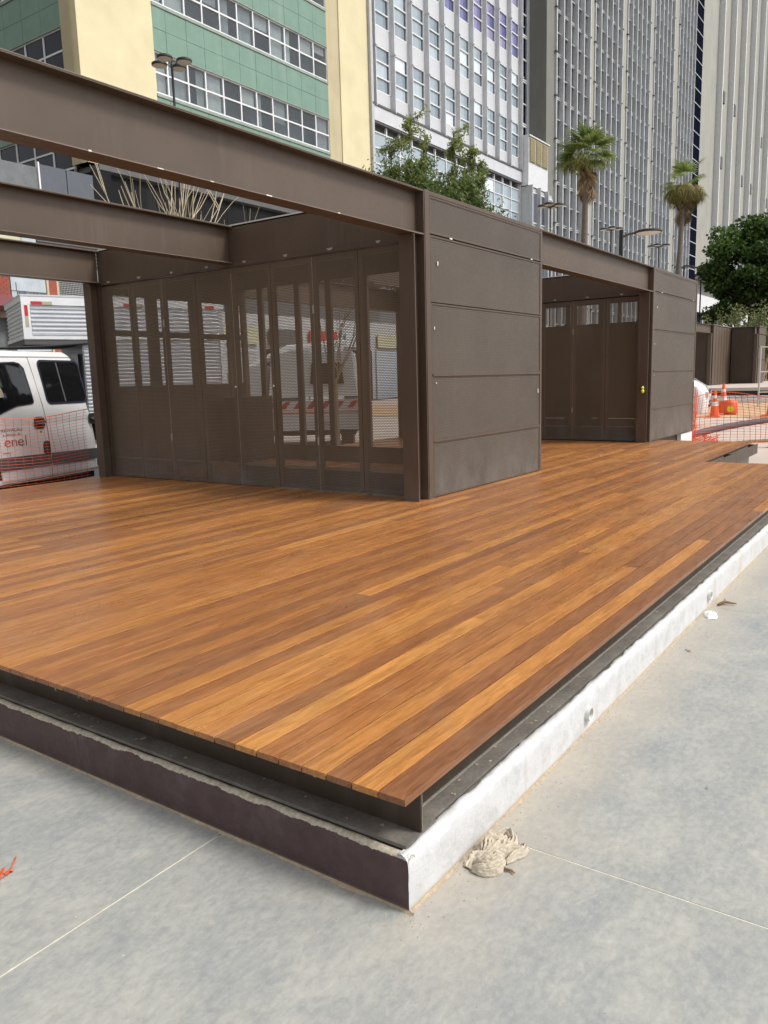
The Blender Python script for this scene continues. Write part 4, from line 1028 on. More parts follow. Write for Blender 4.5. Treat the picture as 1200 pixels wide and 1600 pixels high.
# long pale trailer behind, only glimpses through the doors
tl = root('pale_trailer', 'pale trailer body glimpsed through the perforated doors left of the service truck', 'trailer', (0, 0, 0))
MB().box(0, 5, 0, 2.2, .9, 2.55).build('body', 'col_white', tl); MB().box(-.02, 5.02, -.02, 2.22, 2.5, 2.6).build('roof_edge', 'alu', tl); MB().box(.1, 4.9, -.012, 0, 1.6, 1.9).build('stripe', 'gutter', tl)
MB().box(.2, 4.8, .1, 2.0, .55, .9).build('chassis', 'dark', tl); wheel(tl, G, 1.0, .4, -.3, -.02); wheel(tl, G, 4.0, .4, -.3, -.02)
put(tl, (13.5, 19.2, 0), R(-20))
# white car behind the second kiosk
ca = root('white_car', 'white car with dark windscreen base, nose poking out past the second kiosk behind orange net', 'car', (0, 0, 0))
pc = [(0, .32), (-.04, .62), (.0, .88), (.10, 1.04), (.30, 1.17), (.55, 1.27), (1.05, 1.78), (1.5, 1.86), (3.9, 1.86), (4.3, 1.2), (4.35, .35)]
m = MB(); sec = [(0, 0.0), (.16, .0), (.0, .12)]
n_ = len(pc)
ws = [-1.78, -1.70, -1.5, -.28, -.08, 0]
for wv, sh_ in zip(ws, [.22, .08, .0, .0, .08, .22]):
    for u, z in pc: m.v.append((u + (sh_ if u < 1 else 0), wv + 1.78 if False else -wv, z - (sh_ * .15 if z > .7 else 0)))
m.f = [(a * n_ + i, a * n_ + (i + 1) % n_, (a + 1) * n_ + (i + 1) % n_, (a + 1) * n_ + i) for a in range(5) for i in range(n_)] + [tuple(range(n_)), tuple(range(5 * n_, 6 * n_))]
q_ = m.build('body', 'white_paint', ca, smooth=True); q_.modifiers.new('bevel', 'BEVEL').width = .05; q_.modifiers['bevel'].segments = 3
m = MB(); m.add([(.565, .2, 1.295), (.565, 1.58, 1.295), (1.03, 1.5, 1.77), (1.03, .28, 1.77)], [(0, 1, 2, 3)]); m.build('windscreen', 'lampglass', ca)
m = MB(); m.add([(.33, .12, 1.20), (.33, 1.66, 1.20), (.57, 1.62, 1.30), (.57, .16, 1.30)], [(0, 1, 2, 3)]); m.build('cowl', 'grey_pl', ca)
for zc in (.50, .60): MB().box(-.07, -.02, .35, 1.4, zc, zc + .055).build('grille_bar', 'black_metal', ca)
MB().cyl((-.05, .89, .88), (-.01, .89, .88), .055, n=12).build('emblem', 'black_metal', ca)
for y in (.14, 1.35): MB().box(-.03, .14, y, y + .28, .74, .88).build('headlight', 'lampglass', ca)
m = MB(); m.box(-.08, -.05, .35, .41, .36, .42); m.build('tow_hook', 'black_metal', ca)
wheel(ca, lambda u, w, z: (u, -w, z), .85, .31, -.2, .01); wheel(ca, lambda u, w, z: (u, -w, z), 3.5, .31, -.2, .01)
put(ca, (23.2, 5.25, .14), R(100))

# ------------------------------------------------------------------ street lamps
def lamp(loc, label, s=1.0, h=None, ph=0, bright=True):
    x, y, z = loc; zb = gz(x) - .1
    r = root('street_lamp', label, 'street lamp', (x, y, zb), group='black four headed street lamps')
    MB().cyl((x, y, zb), (x, y, z), .075 * s, .055 * s, 10).build('pole', 'black_metal', r)
    MB().cyl((x, y, z), (x, y, z + .22 * s), .035 * s, n=8).build('pole_cap', 'black_metal', r)
    for i in range(4):
        a = ph + i * math.pi / 2; dx, dy = math.cos(a), math.sin(a); d = .62 * s; zc = z + .10 * s
        m = MB(); m.tube([(x, y, z - .12 * s), (x + dx * .2 * s, y + dy * .2 * s, z + .05 * s), (x + dx * d * .5, y + dy * d * .5, zc + .04 * s)], .022 * s); m.build('arm', 'black_metal', r)
        m = MB(); m.lathe([(.0, .06), (.28 * s, .055), (.345 * s, .03), (.35 * s, -.01), (.33 * s, -.03)], (x + dx * d, y + dy * d, zc), 22); hd = m.build('lamp_head', 'black_metal', r)
        m = MB(); m.lathe([(.315 * s, -.032), (.30 * s, -.038), (.0, -.040)], (x + dx * d, y + dy * d, zc), 22); m.build('diffuser', 'lampglass' if bright else 'beige_tape', hd)
    return r
lamp((16.24, 18.25, 10.35), 'black street lamp with four round heads in front of the green building', .62, ph=.35, bright=False)
lamp((29.55, 12.72, 7.85), 'street lamp with round heads left of the left palm tree', .50, ph=.2, bright=False)
lamp((38.94, 13.64, 8.35), 'street lamp just right of the left palm trunk', .56, ph=.5)
lamp((26.0, 7.65, 5.55), 'single large lamp head on a bent arm above the second kiosk', 1.0) if False else None
k = root('street_lamp', 'largest looking street lamp, one round head on a side arm above the second kiosk', 'street lamp', (25.95, 8.75, gz(26) - .1))
MB().box(25.89, 26.01, 8.69, 8.81, 0, 6.05).build('pole', 'black_metal', k)
m = MB(); m.tube([(25.95, 8.75, 5.82), (26.12, 8.55, 5.93), (26.3, 8.35, 5.97)], .035); m.build('arm', 'black_metal', k)
m = MB(); m.lathe([(0, .06), (.34, .05), (.42, .02), (.425, -.02), (.40, -.045)], (26.45, 8.05, 5.98), 26); q = m.build('lamp_head', 'black_metal', k)
m = MB(); m.lathe([(.38, -.045), (.36, -.055), (0, -.057)], (26.45, 8.05, 5.98), 26); m.build('diffuser', 'lampglass', q)
lamp((44.2, 12.9, 8.1), 'street lamp with bright heads right behind the largest lamp head', .6, ph=.1)
lamp((65.76, 17.2, 9.5), 'street lamp beside the right palm trunk against the ribbed tower', .8, ph=.6)
lamp((62.0, 15.0, 8.9), 'street lamp with white heads half sunk in the left edge of the big tree', .8, ph=.3)

# ------------------------------------------------------------------ foliage
def leaves(m, pts, size, rng, tones, elong=1.6, droop=0.0):
    for p, tn in zip(pts, tones):
        a = rng.normal(size=3); a /= np.linalg.norm(a); b = np.cross(a, rng.normal(size=3)); b /= np.linalg.norm(b)
        a[2] -= droop; s = size * rng.uniform(.6, 1.3)
        L, Wd = a * s * elong, b * s * .5
        i = len(m.v)
        m.v += [tuple(p - L * .5), tuple(p + Wd), tuple(p + L * .5), tuple(p - Wd)]; m.f.append((i, i + 1, i + 2, i + 3)); m.t += [tn] * 4
def big_tree(label, c, rad, n_clump, n_leaf, size, seed, base, mat='leaf_dark', trunk=.28):
    rg = np.random.default_rng(seed); c = np.array(c, float); rad = np.array(rad, float)
    r = root('broadleaf_tree', label, 'tree', (c[0], c[1], base), group=None)
    m = MB(); m.tone = None
    cl = []
    while len(cl) < n_clump:
        d = rg.normal(size=3); d /= np.linalg.norm(d); q = rg.uniform(.35, 1.0) ** .6
        cl.append((c + d * rad * q * rg.uniform(.82, 1.06), rg.uniform(.13, .27) * rad.mean(), rg.uniform(.15, .9)))
    for (cc, cr, tn) in cl:
        k = int(n_leaf / n_clump); d = rg.normal(size=(k, 3)); d /= np.linalg.norm(d, axis=1)[:, None]
        p = cc + d * (cr * rg.uniform(.55, 1.05, size=(k, 1))) * np.array([1.15, 1.15, .75])
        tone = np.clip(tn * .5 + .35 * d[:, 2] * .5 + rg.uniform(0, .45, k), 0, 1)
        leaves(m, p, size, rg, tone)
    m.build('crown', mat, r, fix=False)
    t = MB(); top = c + np.array([0, 0, rad[2] * .3])
    t.tube([(c[0], c[1], base), (c[0] + .15, c[1], lerp(base, c[2], .5)), tuple(top)], [trunk, trunk * .75, trunk * .25], 9); t.build('trunk', 'bark', r, smooth=True)
    for i in range(9):
        e = cl[int(rg.integers(len(cl)))][0]; s0 = (c[0] + .12, c[1], lerp(base, c[2], rg.uniform(.5, .95)))
        mid = (np.array(s0) + e) / 2 + np.array([0, 0, .3]); t = MB(); t.tube([s0, tuple(mid), tuple(e)], [trunk * .35, trunk * .22, .03], 6); t.build('limb', 'bark', r)
    return r
big_tree('large dense dark green tree in front of the ribbed tower, right edge', (60.6, 11.3, 8.0), (3.0, 3.5, 4.4), 130, 30000, .17, 3, gz(60))
big_tree('second dark green tree crown cut by the right edge of the picture', (66.5, 8.6, 8.2), (3.6, 4.2, 4.9), 100, 18000, .19, 5, gz(60))
# shrubs over the far kiosks
def shrub(label, c, rad, n, seed, base):
    rg = np.random.default_rng(seed); c = np.array(c, float); rad = np.array(rad, float)
    r = root('shrub', label, 'shrub', (c[0], c[1], base), group=None); m = MB(); t = MB()
    for i in range(34):
        a = rg.uniform(0, 6.28); q = rg.uniform(.1, 1); e = c + np.array([math.cos(a) * rad[0] * q, math.sin(a) * rad[1] * q, rg.uniform(-.2, 1) * rad[2]])
        s0 = np.array([c[0] + rg.normal() * .2, c[1] + rg.normal() * .2, base]); t.tube([tuple(s0), tuple((s0 + e) / 2 + rg.normal(size=3) * .1), tuple(e)], [.03, .02, .008], 4)
        k = n // 34; f = rg.uniform(.5, 1.05, (k, 1)); p = s0 + (e - s0) * f + rg.normal(size=(k, 3)) * .16
        leaves(m, p, .11, rg, rg.uniform(0, 1, k))
    m.build('foliage', 'leaf_shrub', r, fix=False); t.build('stem', 'twig', r)
shrub('pale green twiggy shrub above the slatted far kiosk', (53.0, 11.2, 3.9), (1.2, 1.6, 1.4), 2600, 21, .7)
shrub('brownish twiggy shrub at the right edge above the far kiosks', (55.5, 9.6, 3.9), (1.3, 1.6, 1.5), 2600, 22, .7)

# feathery tree behind the nearest kiosk: two leaning clumps
def feather_tree(label, c, rad, n, seed, spires):
    rg = np.random.default_rng(seed); c = np.array(c, float); rad = np.array(rad, float)
    r = root('feathery_tree', label, 'tree', (c[0], c[1], 0), group='feathery green trees behind the nearest kiosk'); m = MB(); t = MB()
    t.tube([(c[0], c[1], 0), (c[0] + .05, c[1], 2.4), (c[0], c[1], c[2] - .5)], [.09, .07, .03], 7)
    br = []
    for i in range(170):
        d = rg.normal(size=3); d[2] = abs(d[2]) * .8 - .35; d /= np.linalg.norm(d); e = c + d * rad * rg.uniform(.55, 1.05)
        s0 = np.array([c[0], c[1], lerp(2.6, c[2], rg.uniform(0, 1))]); mid = (s0 + e) / 2 + np.array([0, 0, .12]); br.append((s0, mid, e, 1.0))
    for (dx, dy, h) in spires: 
        e = c + np.array([dx, dy, h]); s0 = c + np.array([dx * .5, dy * .5, 0]); br.append((s0, (s0 + e) / 2, e, .12))
        for q in range(9):
            f = rg.uniform(.35, 1); b0 = s0 + (e - s0) * f; br.append((b0, b0 + rg.normal(size=3) * .05 + np.array([0, 0, .1]), b0 + np.array([rg.normal() * .22, rg.normal() * .22, .18]), .12))
    for s0, mid, e, dens in br:
        t.tube([tuple(s0), tuple(mid), tuple(e)], [.014, .009, .003], 4)
        k = int(n / 38 * dens) + 12
        f = rg.uniform(.35, 1.02, k); p = np.where(f[:, None] < .5, s0 + (mid - s0) * (f[:, None] * 2), mid + (e - mid) * (f[:, None] * 2 - 1)) + rg.normal(size=(k, 3)) * (.11 if dens == 1 else .04)
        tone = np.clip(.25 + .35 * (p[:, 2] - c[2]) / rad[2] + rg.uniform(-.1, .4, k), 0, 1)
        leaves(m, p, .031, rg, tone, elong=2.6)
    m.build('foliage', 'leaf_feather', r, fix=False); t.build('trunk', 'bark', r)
feather_tree('feathery green tree above the nearest kiosk, left of the pair', (13.75, 9.0, 4.7), (1.0, .95, 1.05), 24000, 31, [(.1, -.1, 1.75), (.35, -.3, 1.5), (-.2, .2, 1.45)])
feather_tree('feathery green tree above the nearest kiosk, right of the pair', (14.45, 8.35, 4.5), (1.0, .95, 1.0), 24000, 32, [(.05, -.05, 1.85), (.25, -.4, 1.5), (.5, -.5, 1.1)])
# bare pale trees
def bare_tree(label, base, h, spread, seed, n=14, r0=.035):
    rg = np.random.default_rng(seed); r = root('bare_tree', label, 'tree', base); m = MB(); b = np.array(base, float)
    fork = b + np.array([0, 0, h * .45]); m.tube([tuple(b), tuple(fork)], [r0 * 1.6, r0], 7)
    def grow(p, d, L, rr, lv):
        pts = [p]; q = p.copy(); dd = d.copy()
        for i in range(5): dd = dd + rg.normal(size=3) * .10 + np.array([0, 0, .06]); dd /= np.linalg.norm(dd); q = q + dd * L / 5; pts.append(q.copy())
        m.tube([tuple(x) for x in pts], [lerp(rr, rr * .3, i / 5) for i in range(6)], 5)
        if lv:
            for _ in range(3): j = int(rg.integers(1, 5)); dv = dd + rg.normal(size=3) * .45; dv[2] = abs(dv[2]) + .3; grow(pts[j], dv / np.linalg.norm(dv), L * rg.uniform(.35, .65), rr * .5, lv - 1)
    for i in range(n):
        a = rg.uniform(0, 6.28); d = np.array([math.cos(a) * spread, math.sin(a) * spread, 1.0]); grow(fork + rg.normal(size=3) * .05, d / np.linalg.norm(d), h * rg.uniform(.4, .6), r0 * .55, 1)
    m.build('branches', 'twig', r)
bare_tree('bare pale branched tree against the black stone podium', (13.2, 15.5, 0), 6.9, .42, 41, 17, .045)
bare_tree('smaller bare sapling right of the bare tree', (15.6, 15.4, 0), 6.0, .22, 45, 3, .03)
bare_tree('bare pale sapling seen dimly through the perforated doors', (13.4, 10.6, 0), 3.6, .4, 43, 7, .03)

# palms
def frond_mesh(name, mat, L, nseg, arc, droopy, seed, petiole=.6):
    rg = np.random.default_rng(seed); m = MB(); w = .012
    m.tone = .15; m.add([(0, -w, 0), (0, w, 0), (petiole, w, .02), (petiole, -w, .02)], [(0, 1, 2, 3)]); m.tone = None
    for i in range(nseg):
        a = lerp(-arc, arc, i / (nseg - 1)); d = Vector((math.cos(a), math.sin(a), 0)); n_ = Vector((-d.y, d.x, 0)); ll = L * (1 - .25 * abs(a) / arc) * rg.uniform(.88, 1.05)
        p0 = Vector((petiole, 0, .02)); zf = .10 * abs(math.sin(a))
        pts = [p0, p0 + d * ll * .35 + Vector((0, 0, zf)), p0 + d * ll * .7 + Vector((0, 0, zf - droopy * .22 * ll)), p0 + d * ll * (.9 if droopy > .5 else 1.0) + Vector((0, 0, -droopy * .75 * ll))]
        ws = [.006, ll * .045, ll * .035, .003]; i0 = len(m.v)
        for p, q in zip(pts, ws): m.v += [tuple(p - n_ * q), tuple(p + n_ * q)]
        tn = rg.uniform(.15, 1); m.t += [tn] * 8
        m.f += [(i0 + 2 * j, i0 + 2 * j + 1, i0 + 2 * j + 3, i0 + 2 * j + 2) for j in range(3)]
    me = bpy.data.meshes.new(name); me.from_pydata(m.v, [], m.f); at = me.attributes.new('tone', 'FLOAT', 'POINT')
    tv = [.15] * 4 + m.t[4:] if len(m.t) == len(m.v) else (m.t + [.5] * (len(m.v) - len(m.t)))
    at.data.foreach_set('value', np.array(tv[:len(m.v)], dtype=np.float32)); me.materials.append(M[mat]); return me
def palm(label, top, foot, s, seed, n_green, n_yel, n_dead, skirt):
    rg = random.Random(seed); T = Vector(top); B = Vector(foot)
    r = root('fan_palm', label, 'palm tree', tuple(B)); m = MB()
    pts = [B + (T - B) * (i / 14) for i in range(15)]; m.tube([tuple(p) for p in pts], [lerp(.22, .15, i / 14) * (1 + .06 * (i % 2)) for i in range(15)], 10); m.build('trunk', 'trunk', r, smooth=True)
    gm = [frond_mesh('frond_green', 'palm_leaf', .92 * s, 22, 1.75, .35, seed + i, .75 * s) for i in range(3)]
    ym = frond_mesh('frond_yellow', 'palm_yel', .85 * s, 20, 1.5, .75, seed + 7, .65 * s); dm = frond_mesh('frond_dead', 'palm_dead', .8 * s, 14, .7, .4, seed + 9, .25 * s)
    def add(me, nm, yaw, pit, roll, dz=0, sc=1):
        o = bpy.data.objects.new(nm, me); C.objects.link(o); o.parent = r; o.location = T - B + Vector((0, 0, dz))
        o.rotation_euler = (Matrix.Rotation(yaw, 3, 'Z') @ Matrix.Rotation(-pit, 3, 'Y') @ Matrix.Rotation(roll, 3, 'X')).to_euler(); o.scale = (sc,) * 3
    for i in range(n_green): add(gm[i % 3], 'frond', i * 2.4 + rg.uniform(-.2, .2), lerp(1.45, -.55, (i / max(1, n_green - 1)) ** .8) + rg.uniform(-.1, .1), rg.uniform(-.5, .5), rg.uniform(-.1, .1), rg.uniform(.85, 1.1))
    for i in range(n_yel): add(ym, 'yellow_frond', i * 2.4 + 1, rg.uniform(-.9, -.15), rg.uniform(-.6, .6), rg.uniform(-.2, .0), rg.uniform(.8, 1.05))
    for i in range(n_dead): add(dm, 'dead_frond', i * 2.4 + .5, rg.uniform(-1.5, -1.05), rg.uniform(-.8, .8), -rg.uniform(0, skirt), rg.uniform(.8, 1.2))
    return r
palm('left fan palm with green fronds and a brown skirt before the grey tower', (45.75, 17.5, 13.75), (44.6, 17.35, .5), 1.17, 51, 34, 4, 60, 1.5)
palm('right fan palm with yellow drooping fronds before the dark glass strip', (65.3, 17.2, 15.6), (62.6, 17.2, .8), 1.4, 61, 12, 48, 90, 1.7)

# ------------------------------------------------------------------ nets, cones, barrels, hose
def net(label, path, h, du, dv, seed, wob=.03, z0=0.02, sag=.06, th=.0028):
    """path: list of (x,y,zground); vertical strands every du, horizontal every dv"""
    P = [Vector(p) for p in path]; seg = [(b - a).length for a, b in zip(P[:-1], P[1:])]; tot = sum(seg)
    def at(s):
        for a, b, l in zip(P[:-1], P[1:], seg):
            if s <= l + 1e-6: return a + (b - a) * (s / l), (b - a).normalized()
            s -= l
        return P[-1], (P[-1] - P[-2]).normalized()
    def pt(s, v):
        p, d = at(max(0, min(tot, s))); n_ = Vector((-d.y, d.x, 0))
        q = s + noise.noise(Vector((s * 1.1, v * 1.7, seed))) * wob * 3.2; p, d = at(max(0, min(tot, q)))
        hh = z0 + v * (h - sag * (1 + math.sin(s * 2.3 + seed))) ; return p + n_ * (noise.noise(Vector((s * 1.3, v * 2, seed + 5))) * wob * 2) + Vector((0, 0, hh))
    o = root('safety_net', label, 'safety net', tuple(P[0]), group='orange plastic safety nets')
    m = MB(); nv = int(tot / du); nh = int(h / dv)
    for i in range(nv + 1):
        s = i * du; pts = [pt(s, j / 12) for j in range(13)]
        for a, b in zip(pts[:-1], pts[1:]):
            _, d = at(min(s, tot)); w = d * th * .9; m.add([a - w, a + w, b + w, b - w], [(0, 1, 2, 3)])
    m.build('vertical_strands', 'netdark', o, fix=False, kind='stuff')
    m = MB(); ns = int(tot / .08)
    for j in range(nh + 1):
        v = j / nh; w = Vector((0, 0, th * (1.9 if j in (0, nh) else .8)))
        pr = pt(0, v)
        for i in range(1, ns + 1):
            p = pt(tot * i / ns, v); m.add([pr - w, pr + w, p + w, p - w], [(0, 1, 2, 3)]); pr = p
    m.build('horizontal_strands', 'net', o, fix=False, kind='stuff')
    return o
net('orange safety net hanging in front of the white crew cab van', [(1.0, 9.6, 0), (4.6, 9.75, 0), (6.72, 9.72, 0)], 1.28, .105, .042, 3, wob=.035, z0=.02)
net('orange safety net right of the second kiosk across the dirt road', [(17.5, 4.5, .0), (18.0, 4.0, .0), (18.3, 3.0, .02), (18.5, 1.2, .02)], 1.08, .115, .06, 9, wob=.03, z0=.02, sag=.1, th=.0048)
# bunched net hanging on the car side
def bunch(label, c, size, n, seed, mat='net', cat='net scrap', th=.004, name='bunched_net'):
    rg = np.random.default_rng(seed); m = MB(); c = np.array(c, float); size = np.array(size)
    for i in range(n):
        p = c + rg.uniform(-1, 1, 3) * size * .5; pts = [p]
        for j in range(4): p = p + rg.normal(size=3) * size * .22; p = np.clip(p, c - size * .55, c + size * .55); pts.append(p)
        pts = [Vector(q) for q in pts]; w = Vector(rg.normal(size=3)).normalized() * th
        for a, b in zip(pts[:-1], pts[1:]): m.add([a - w, a + w, b + w, b - w], [(0, 1, 2, 3)])
    o = m.build(name, mat, fix=False); return tag(o, label, cat)
bunch('tangled orange net bunched upright beside the white car nose', (17.65, 4.35, .62), (.16, .16, 1.1), 90, 71, th=.006)
bunch('heap of tangled orange net on the ground at the deck end', (17.4, 4.05, .12), (.3, .55, .2), 90, 72, th=.006)
# net scrap lying at the left edge of the foreground
m = MB()
pts = [(1.13, 2.51), (1.155, 2.475), (1.175, 2.44), (1.20, 2.405), (1.185, 2.392)]
def strip(p, w):
    p = [Vector((a, b, .004 + .006 * (i % 2))) for i, (a, b) in enumerate(p)]
    for a, b in zip(p[:-1], p[1:]):
        d = (b - a).normalized(); n_ = Vector((-d.y, d.x, .3)) * w; m.add([a - n_, a + n_, b + n_, b - n_], [(0, 1, 2, 3)])
strip([(1.262, 2.445), (1.245, 2.418), (1.218, 2.397), (1.205, 2.378)], .003); strip([(1.205, 2.378), (1.185, 2.392), (1.15, 2.40), (1.12, 2.43)], .0035); strip([(1.205, 2.378), (1.17, 2.365), (1.15, 2.362), (1.12, 2.34)], .003)
strip([(1.214, 2.376), (1.198, 2.383), (1.189, 2.374)], .007); strip([(1.205, 2.42), (1.185, 2.392), (1.16, 2.375)], .006); strip([(1.158, 2.357), (1.145, 2.365), (1.132, 2.355)], .008)
tag(m.build('net_scrap', 'orange', fix=False), 'torn scrap of orange net lying on the concrete at the left edge', 'net scrap')

def cone(x, y, h, label, group, mat2='white_paint'):
    z = gz(x) - .02; r = root('traffic_cone', label, 'traffic cone', (x, y, z), group=group)
    b = .20 * h / .75
    m = MB(); m.box(x - b, x + b, y - b, y + b, z, z + .035 * h); m.build('base', 'orange', r)
    R0, R1 = .135 * h / .75, .028 * h / .75; rr = lambda f: lerp(R0, R1, f)
    for nm, f0, f1, mt in (('cone_body', .04, .42, 'orange'), ('white_band', .42, .57, mat2), ('cone_body', .57, .70, 'orange'), ('white_band', .70, .82, mat2), ('cone_tip', .82, 1.0, 'orange')):
        m = MB(); m.lathe([(rr(f0), f0 * h), (rr(f1), f1 * h)], (x, y, z), 18); m.build(nm, mt, r, smooth=False)
    return r
cone(25.9, 5.72, .80, 'tall orange and white cone, left one beside the white car nose', 'orange cones beyond the second kiosk')
cone(27.4, 5.80, .95, 'tall orange and white cone, behind and right of the one beside the car', 'orange cones beyond the second kiosk')
cone(17.5, 2.62, .75, 'orange cone base cut by the right edge of the picture', None)
cone(26.2, 4.12, 1.12, 'orange cone with bright yellow sleeve at the right edge', None, 'yellow')
dr = root('orange_drum', 'squat orange plastic drum with a round yellow label between cones', 'drum', (26.8, 5.45, gz(26.8)))
m = MB(); m.lathe([(.17, 0), (.21, .04), (.22, .2), (.215, .36), (.18, .42), (.15, .44)], (26.8, 5.45, gz(26.8)), 24); m.build('body', 'net', dr, smooth=True)
v = Vector((-26.8, -5.45, 0)).normalized(); c_ = Vector((26.8, 5.45, gz(26.8) + .17)) + v * .208
m = MB(); m.cyl(c_, c_ + v * .02, .10, n=16); m.build('label_disc', 'yellow', dr)
m = MB(); pts = []
for i in range(60):
    t = i / 59; pts.append((lerp(18.9, 25.5, t), lerp(4.75, 3.2, t) + .35 * math.sin(t * 3.1), gz(lerp(18.9, 25.5, t)) + .05 + .0 * t))
m.tube(pts, [.075 + .008 * (i % 2) for i in range(60)], 10); tag(m.build('black_hose', 'hose', smooth=True), 'thick dark corrugated hose lying behind the orange net', 'hose')
for i in range(8):
    m = MB(); x = 17.9 + i * .16; m.cyl((x, 3.9 - i * .1, .03), (x + 1.1, 2.2 - i * .1, .05), .014, n=6); tag(m.build('steel_rod', 'stick'), 'rusty rod, one of several alike lying on the pale ground at the deck end', 'rod', 'rusty rods behind the deck end')
m = MB(); m.box(33.0, 33.3, -2, 9, gz(33) - .05, gz(33) + .14); tag(m.build('white_kerb', 'fin_white'), 'low white kerb beyond the orange dirt road', 'kerb')
# fence frame at far right
ff = root('site_fence', 'grey metal site fence frame at the right edge before the far kiosks', 'fence', (30.5, 5.0, gz(30)))
m = MB(); z = gz(30.5)
for (xx, yy) in ((30.5, 5.3), (31.5, 3.6)): m.cyl((xx, yy, z), (xx, yy, z + 2.1), .03, n=6)
m.build('post', 'col_white', ff); m = MB()
for hz in (.5, 1.2, 2.05): m.cyl((30.5, 5.3, z + hz), (31.5, 3.6, z + hz), .02, n=6)
m.build('rail', 'col_white', ff)

# ------------------------------------------------------------------ litter in the foreground
def rag(label, pts_c, size, seed, mat, name, cat, fold=.02, res=34, hgt=.035, rot=0):
    m = MB(); cx, cy = pts_c
    for j in range(res + 1):
        for i in range(res + 1):
            u = i / res - .5; v = j / res - .5
            wu = u * size[0] * (1 + .35 * noise.noise(Vector((v * 3, seed, 0)))); wv = v * size[1] * (1 + .35 * noise.noise(Vector((u * 3, seed + 4, 0))))
            f = noise.noise(Vector((u * 4 + v * 2, v * 3.5, seed))) ; f2 = abs(noise.noise(Vector((u * 11 + f, v * 5, seed + 8)))); f3 = abs(noise.noise(Vector((u * 24, v * 10 + f * 2, seed + 3))))
            ed = max(0, 1 - (abs(u) * 2) ** 3) * max(0, 1 - (abs(v) * 2) ** 3)
            z = .0015 + hgt * ed * (.30 + .7 * f2) + fold * .22 * f3 * (.3 + ed)
            x = wu + f * .04 * size[0]; y = wv + f2 * .12 * size[1]
            xr = x * math.cos(rot) - y * math.sin(rot); yr = x * math.sin(rot) + y * math.cos(rot)
            m.v.append((cx + xr, cy + yr, max(.001, z)))
    n_ = res + 1; m.f = [(j * n_ + i, j * n_ + i + 1, (j + 1) * n_ + i + 1, (j + 1) * n_ + i) for j in range(res) for i in range(res)]
    o = m.build(name, mat, smooth=True, fix=False); return tag(o, label, cat)
m = MB(); rg = np.random.default_rng(5)
def fold(pts, w, hh, z0=.001, n=44):
    """a soft cloth fold: half round, wrinkled ridge following a curved path"""
    P = [Vector((a, b, 0)) for a, b in pts]; k = 27; i0 = len(m.v)
    for i in range(n + 1):
        t = i / n * (len(P) - 1); j = min(int(t), len(P) - 2); f = t - j
        p0, p1, p2, p3 = P[max(j - 1, 0)], P[j], P[j + 1], P[min(j + 2, len(P) - 1)]
        p = .5 * ((2 * p1) + (p2 - p0) * f + (2 * p0 - 5 * p1 + 4 * p2 - p3) * f * f + (3 * p1 - p0 - 3 * p2 + p3) * f ** 3)
        d = (P[j + 1] - P[j]).normalized(); nn = Vector((-d.y, d.x, 0)); e = math.sin(math.pi * min(1, max(0, i / n * .94 + .03))) ** .45
        for q in range(k):
            a = math.pi * q / (k - 1); o = noise.noise(Vector((p.x * 60, p.y * 60, a * 2 + z0 * 99))) * .22 + noise.noise(Vector((p.x * 150, a * 4, p.y * 150))) * .12
            r = e * (1 + o); m.v.append(tuple(p + nn * (math.cos(a) * w * r) + Vector((0, 0, max(.0006, z0 + math.sin(a) * hh * r * (1 + .30 * math.sin(a * 9 + 5 * noise.noise(p * 30)) + .25 * noise.noise(Vector((a * 5, p.x * 45, p.y * 45)))))))))
    m.f += [(i0 + i * k + q, i0 + (i + 1) * k + q, i0 + (i + 1) * k + q + 1, i0 + i * k + q + 1) for i in range(n) for q in range(k - 1)]
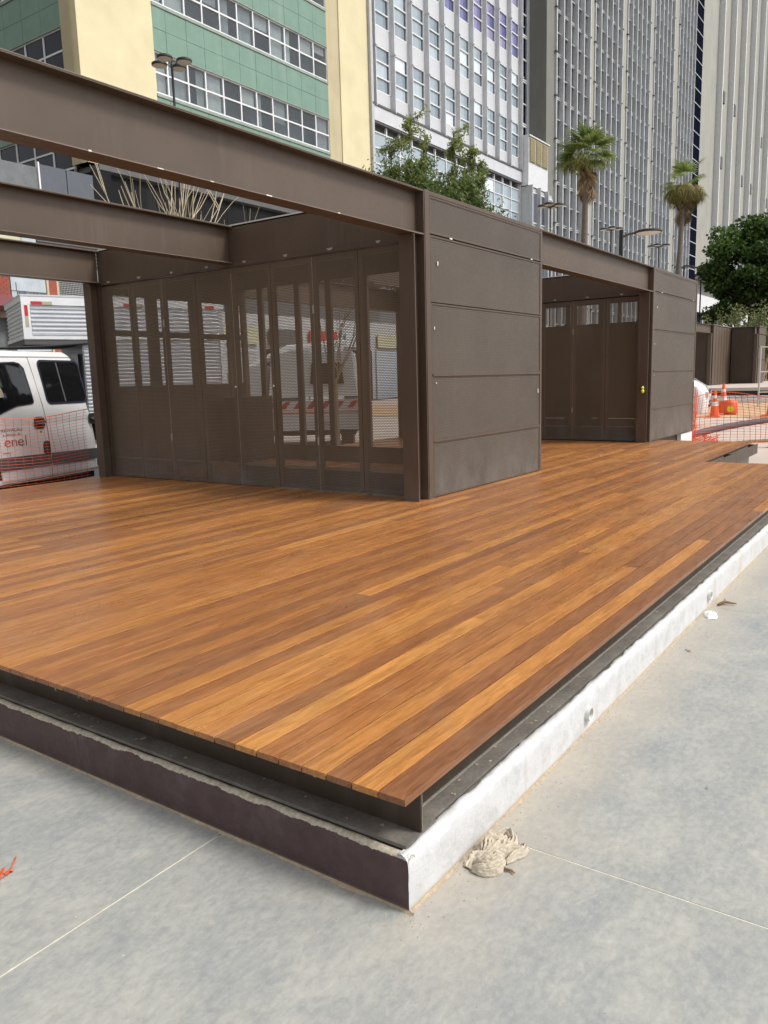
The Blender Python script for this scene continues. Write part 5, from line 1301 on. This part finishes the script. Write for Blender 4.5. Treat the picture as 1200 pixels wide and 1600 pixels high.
for pts, w, hh, z0 in (
    ([(2.02, 1.135), (2.08, 1.125), (2.15, 1.12), (2.23, 1.13)], .040, .022, .001), ([(2.03, 1.115), (2.09, 1.10), (2.17, 1.10), (2.235, 1.105)], .030, .030, .004),
    ([(2.20, 1.14), (2.245, 1.11), (2.225, 1.075), (2.17, 1.075)], .018, .026, .006), ([(2.02, 1.12), (2.025, 1.085), (2.06, 1.06), (2.11, 1.05)], .017, .028, .004),
    ([(2.035, 1.12), (2.045, 1.09), (2.08, 1.073), (2.13, 1.062)], .012, .036, .004), ([(2.06, 1.11), (2.07, 1.09), (2.10, 1.08), (2.15, 1.068), (2.20, 1.035)], .012, .034, .004),
    ([(2.11, 1.045), (2.15, 1.035), (2.19, 1.02), (2.21, 1.03), (2.195, 1.05)], .013, .024, .002), ([(2.015, 1.10), (2.02, 1.07), (2.05, 1.045), (2.09, 1.04)], .010, .018, .001), ([(2.10, 1.125), (2.16, 1.135), (2.20, 1.12)], .02, .034, .008)):
    fold(pts, w, hh, z0)
tag(m.build('crumpled_rag', 'cloth', smooth=True, fix=False), 'crumpled cream cloth rag on the concrete beside the white kerb corner', 'rag')
rag('small crumpled white paper at the foot of the kerb near the second drain pipe', (5.20, 1.12), (.14, .07), 3.7, 'paper', 'crumpled_paper', 'paper', hgt=.04, rot=.3)
m = MB(); m.tube([(2.085, 1.045, .006), (2.075, 1.03, .009), (2.082, 1.012, .007), (2.074, .998, .008)], [.004, .005, .004, .003], 6); tag(m.build('twig_stub', 'stick', smooth=True), 'short brown stick poking out from under the cream rag', 'stick')
m = MB(); m.tube([(5.44, 1.13, .01), (5.50, 1.10, .02), (5.52, 1.03, .012)], [.008, .012, .005], 6); m.tube([(5.50, 1.10, .02), (5.60, 1.12, .012)], .005, 5); tag(m.build('dead_branch', 'stick', smooth=True), 'bit of dead branch under the second drain pipe', 'stick')
for (x, y, l, a, lb) in ((4.43, 1.06, .035, .8, 'dark leaf scrap on the concrete before the crumpled paper'), (2.93, .62, .012, .3, 'tiny brown chip on the concrete near the right edge')):
    m = MB(); m.add([(x, y, .002), (x + l * math.cos(a), y + l * math.sin(a), .008), (x + l * 1.6 * math.cos(a + .3), y + l * math.sin(a + .3), .003), (x + l * .6, y - l * .2, .004)], [(0, 1, 2, 3)]); tag(m.build('leaf_scrap', 'stick', fix=False), lb, 'leaf')
m = MB()
for _ in range(420):
    x, y = rnd.uniform(.4, 7), rnd.uniform(-1.5, 3.6)
    if x > 1.7 and y > 1.15: continue
    r = rnd.choice([.0006, .001, .0018]) * rnd.uniform(.6, 1.6); m.add([(x - r, y, 0), (x + r, y - r, 0), (x, y + r, 0), (x, y, r)], [(0, 1, 3), (1, 2, 3), (2, 0, 3)])
m.build('concrete_crumbs', 'joint', kind='stuff', label='scattered pale crumbs on the concrete')
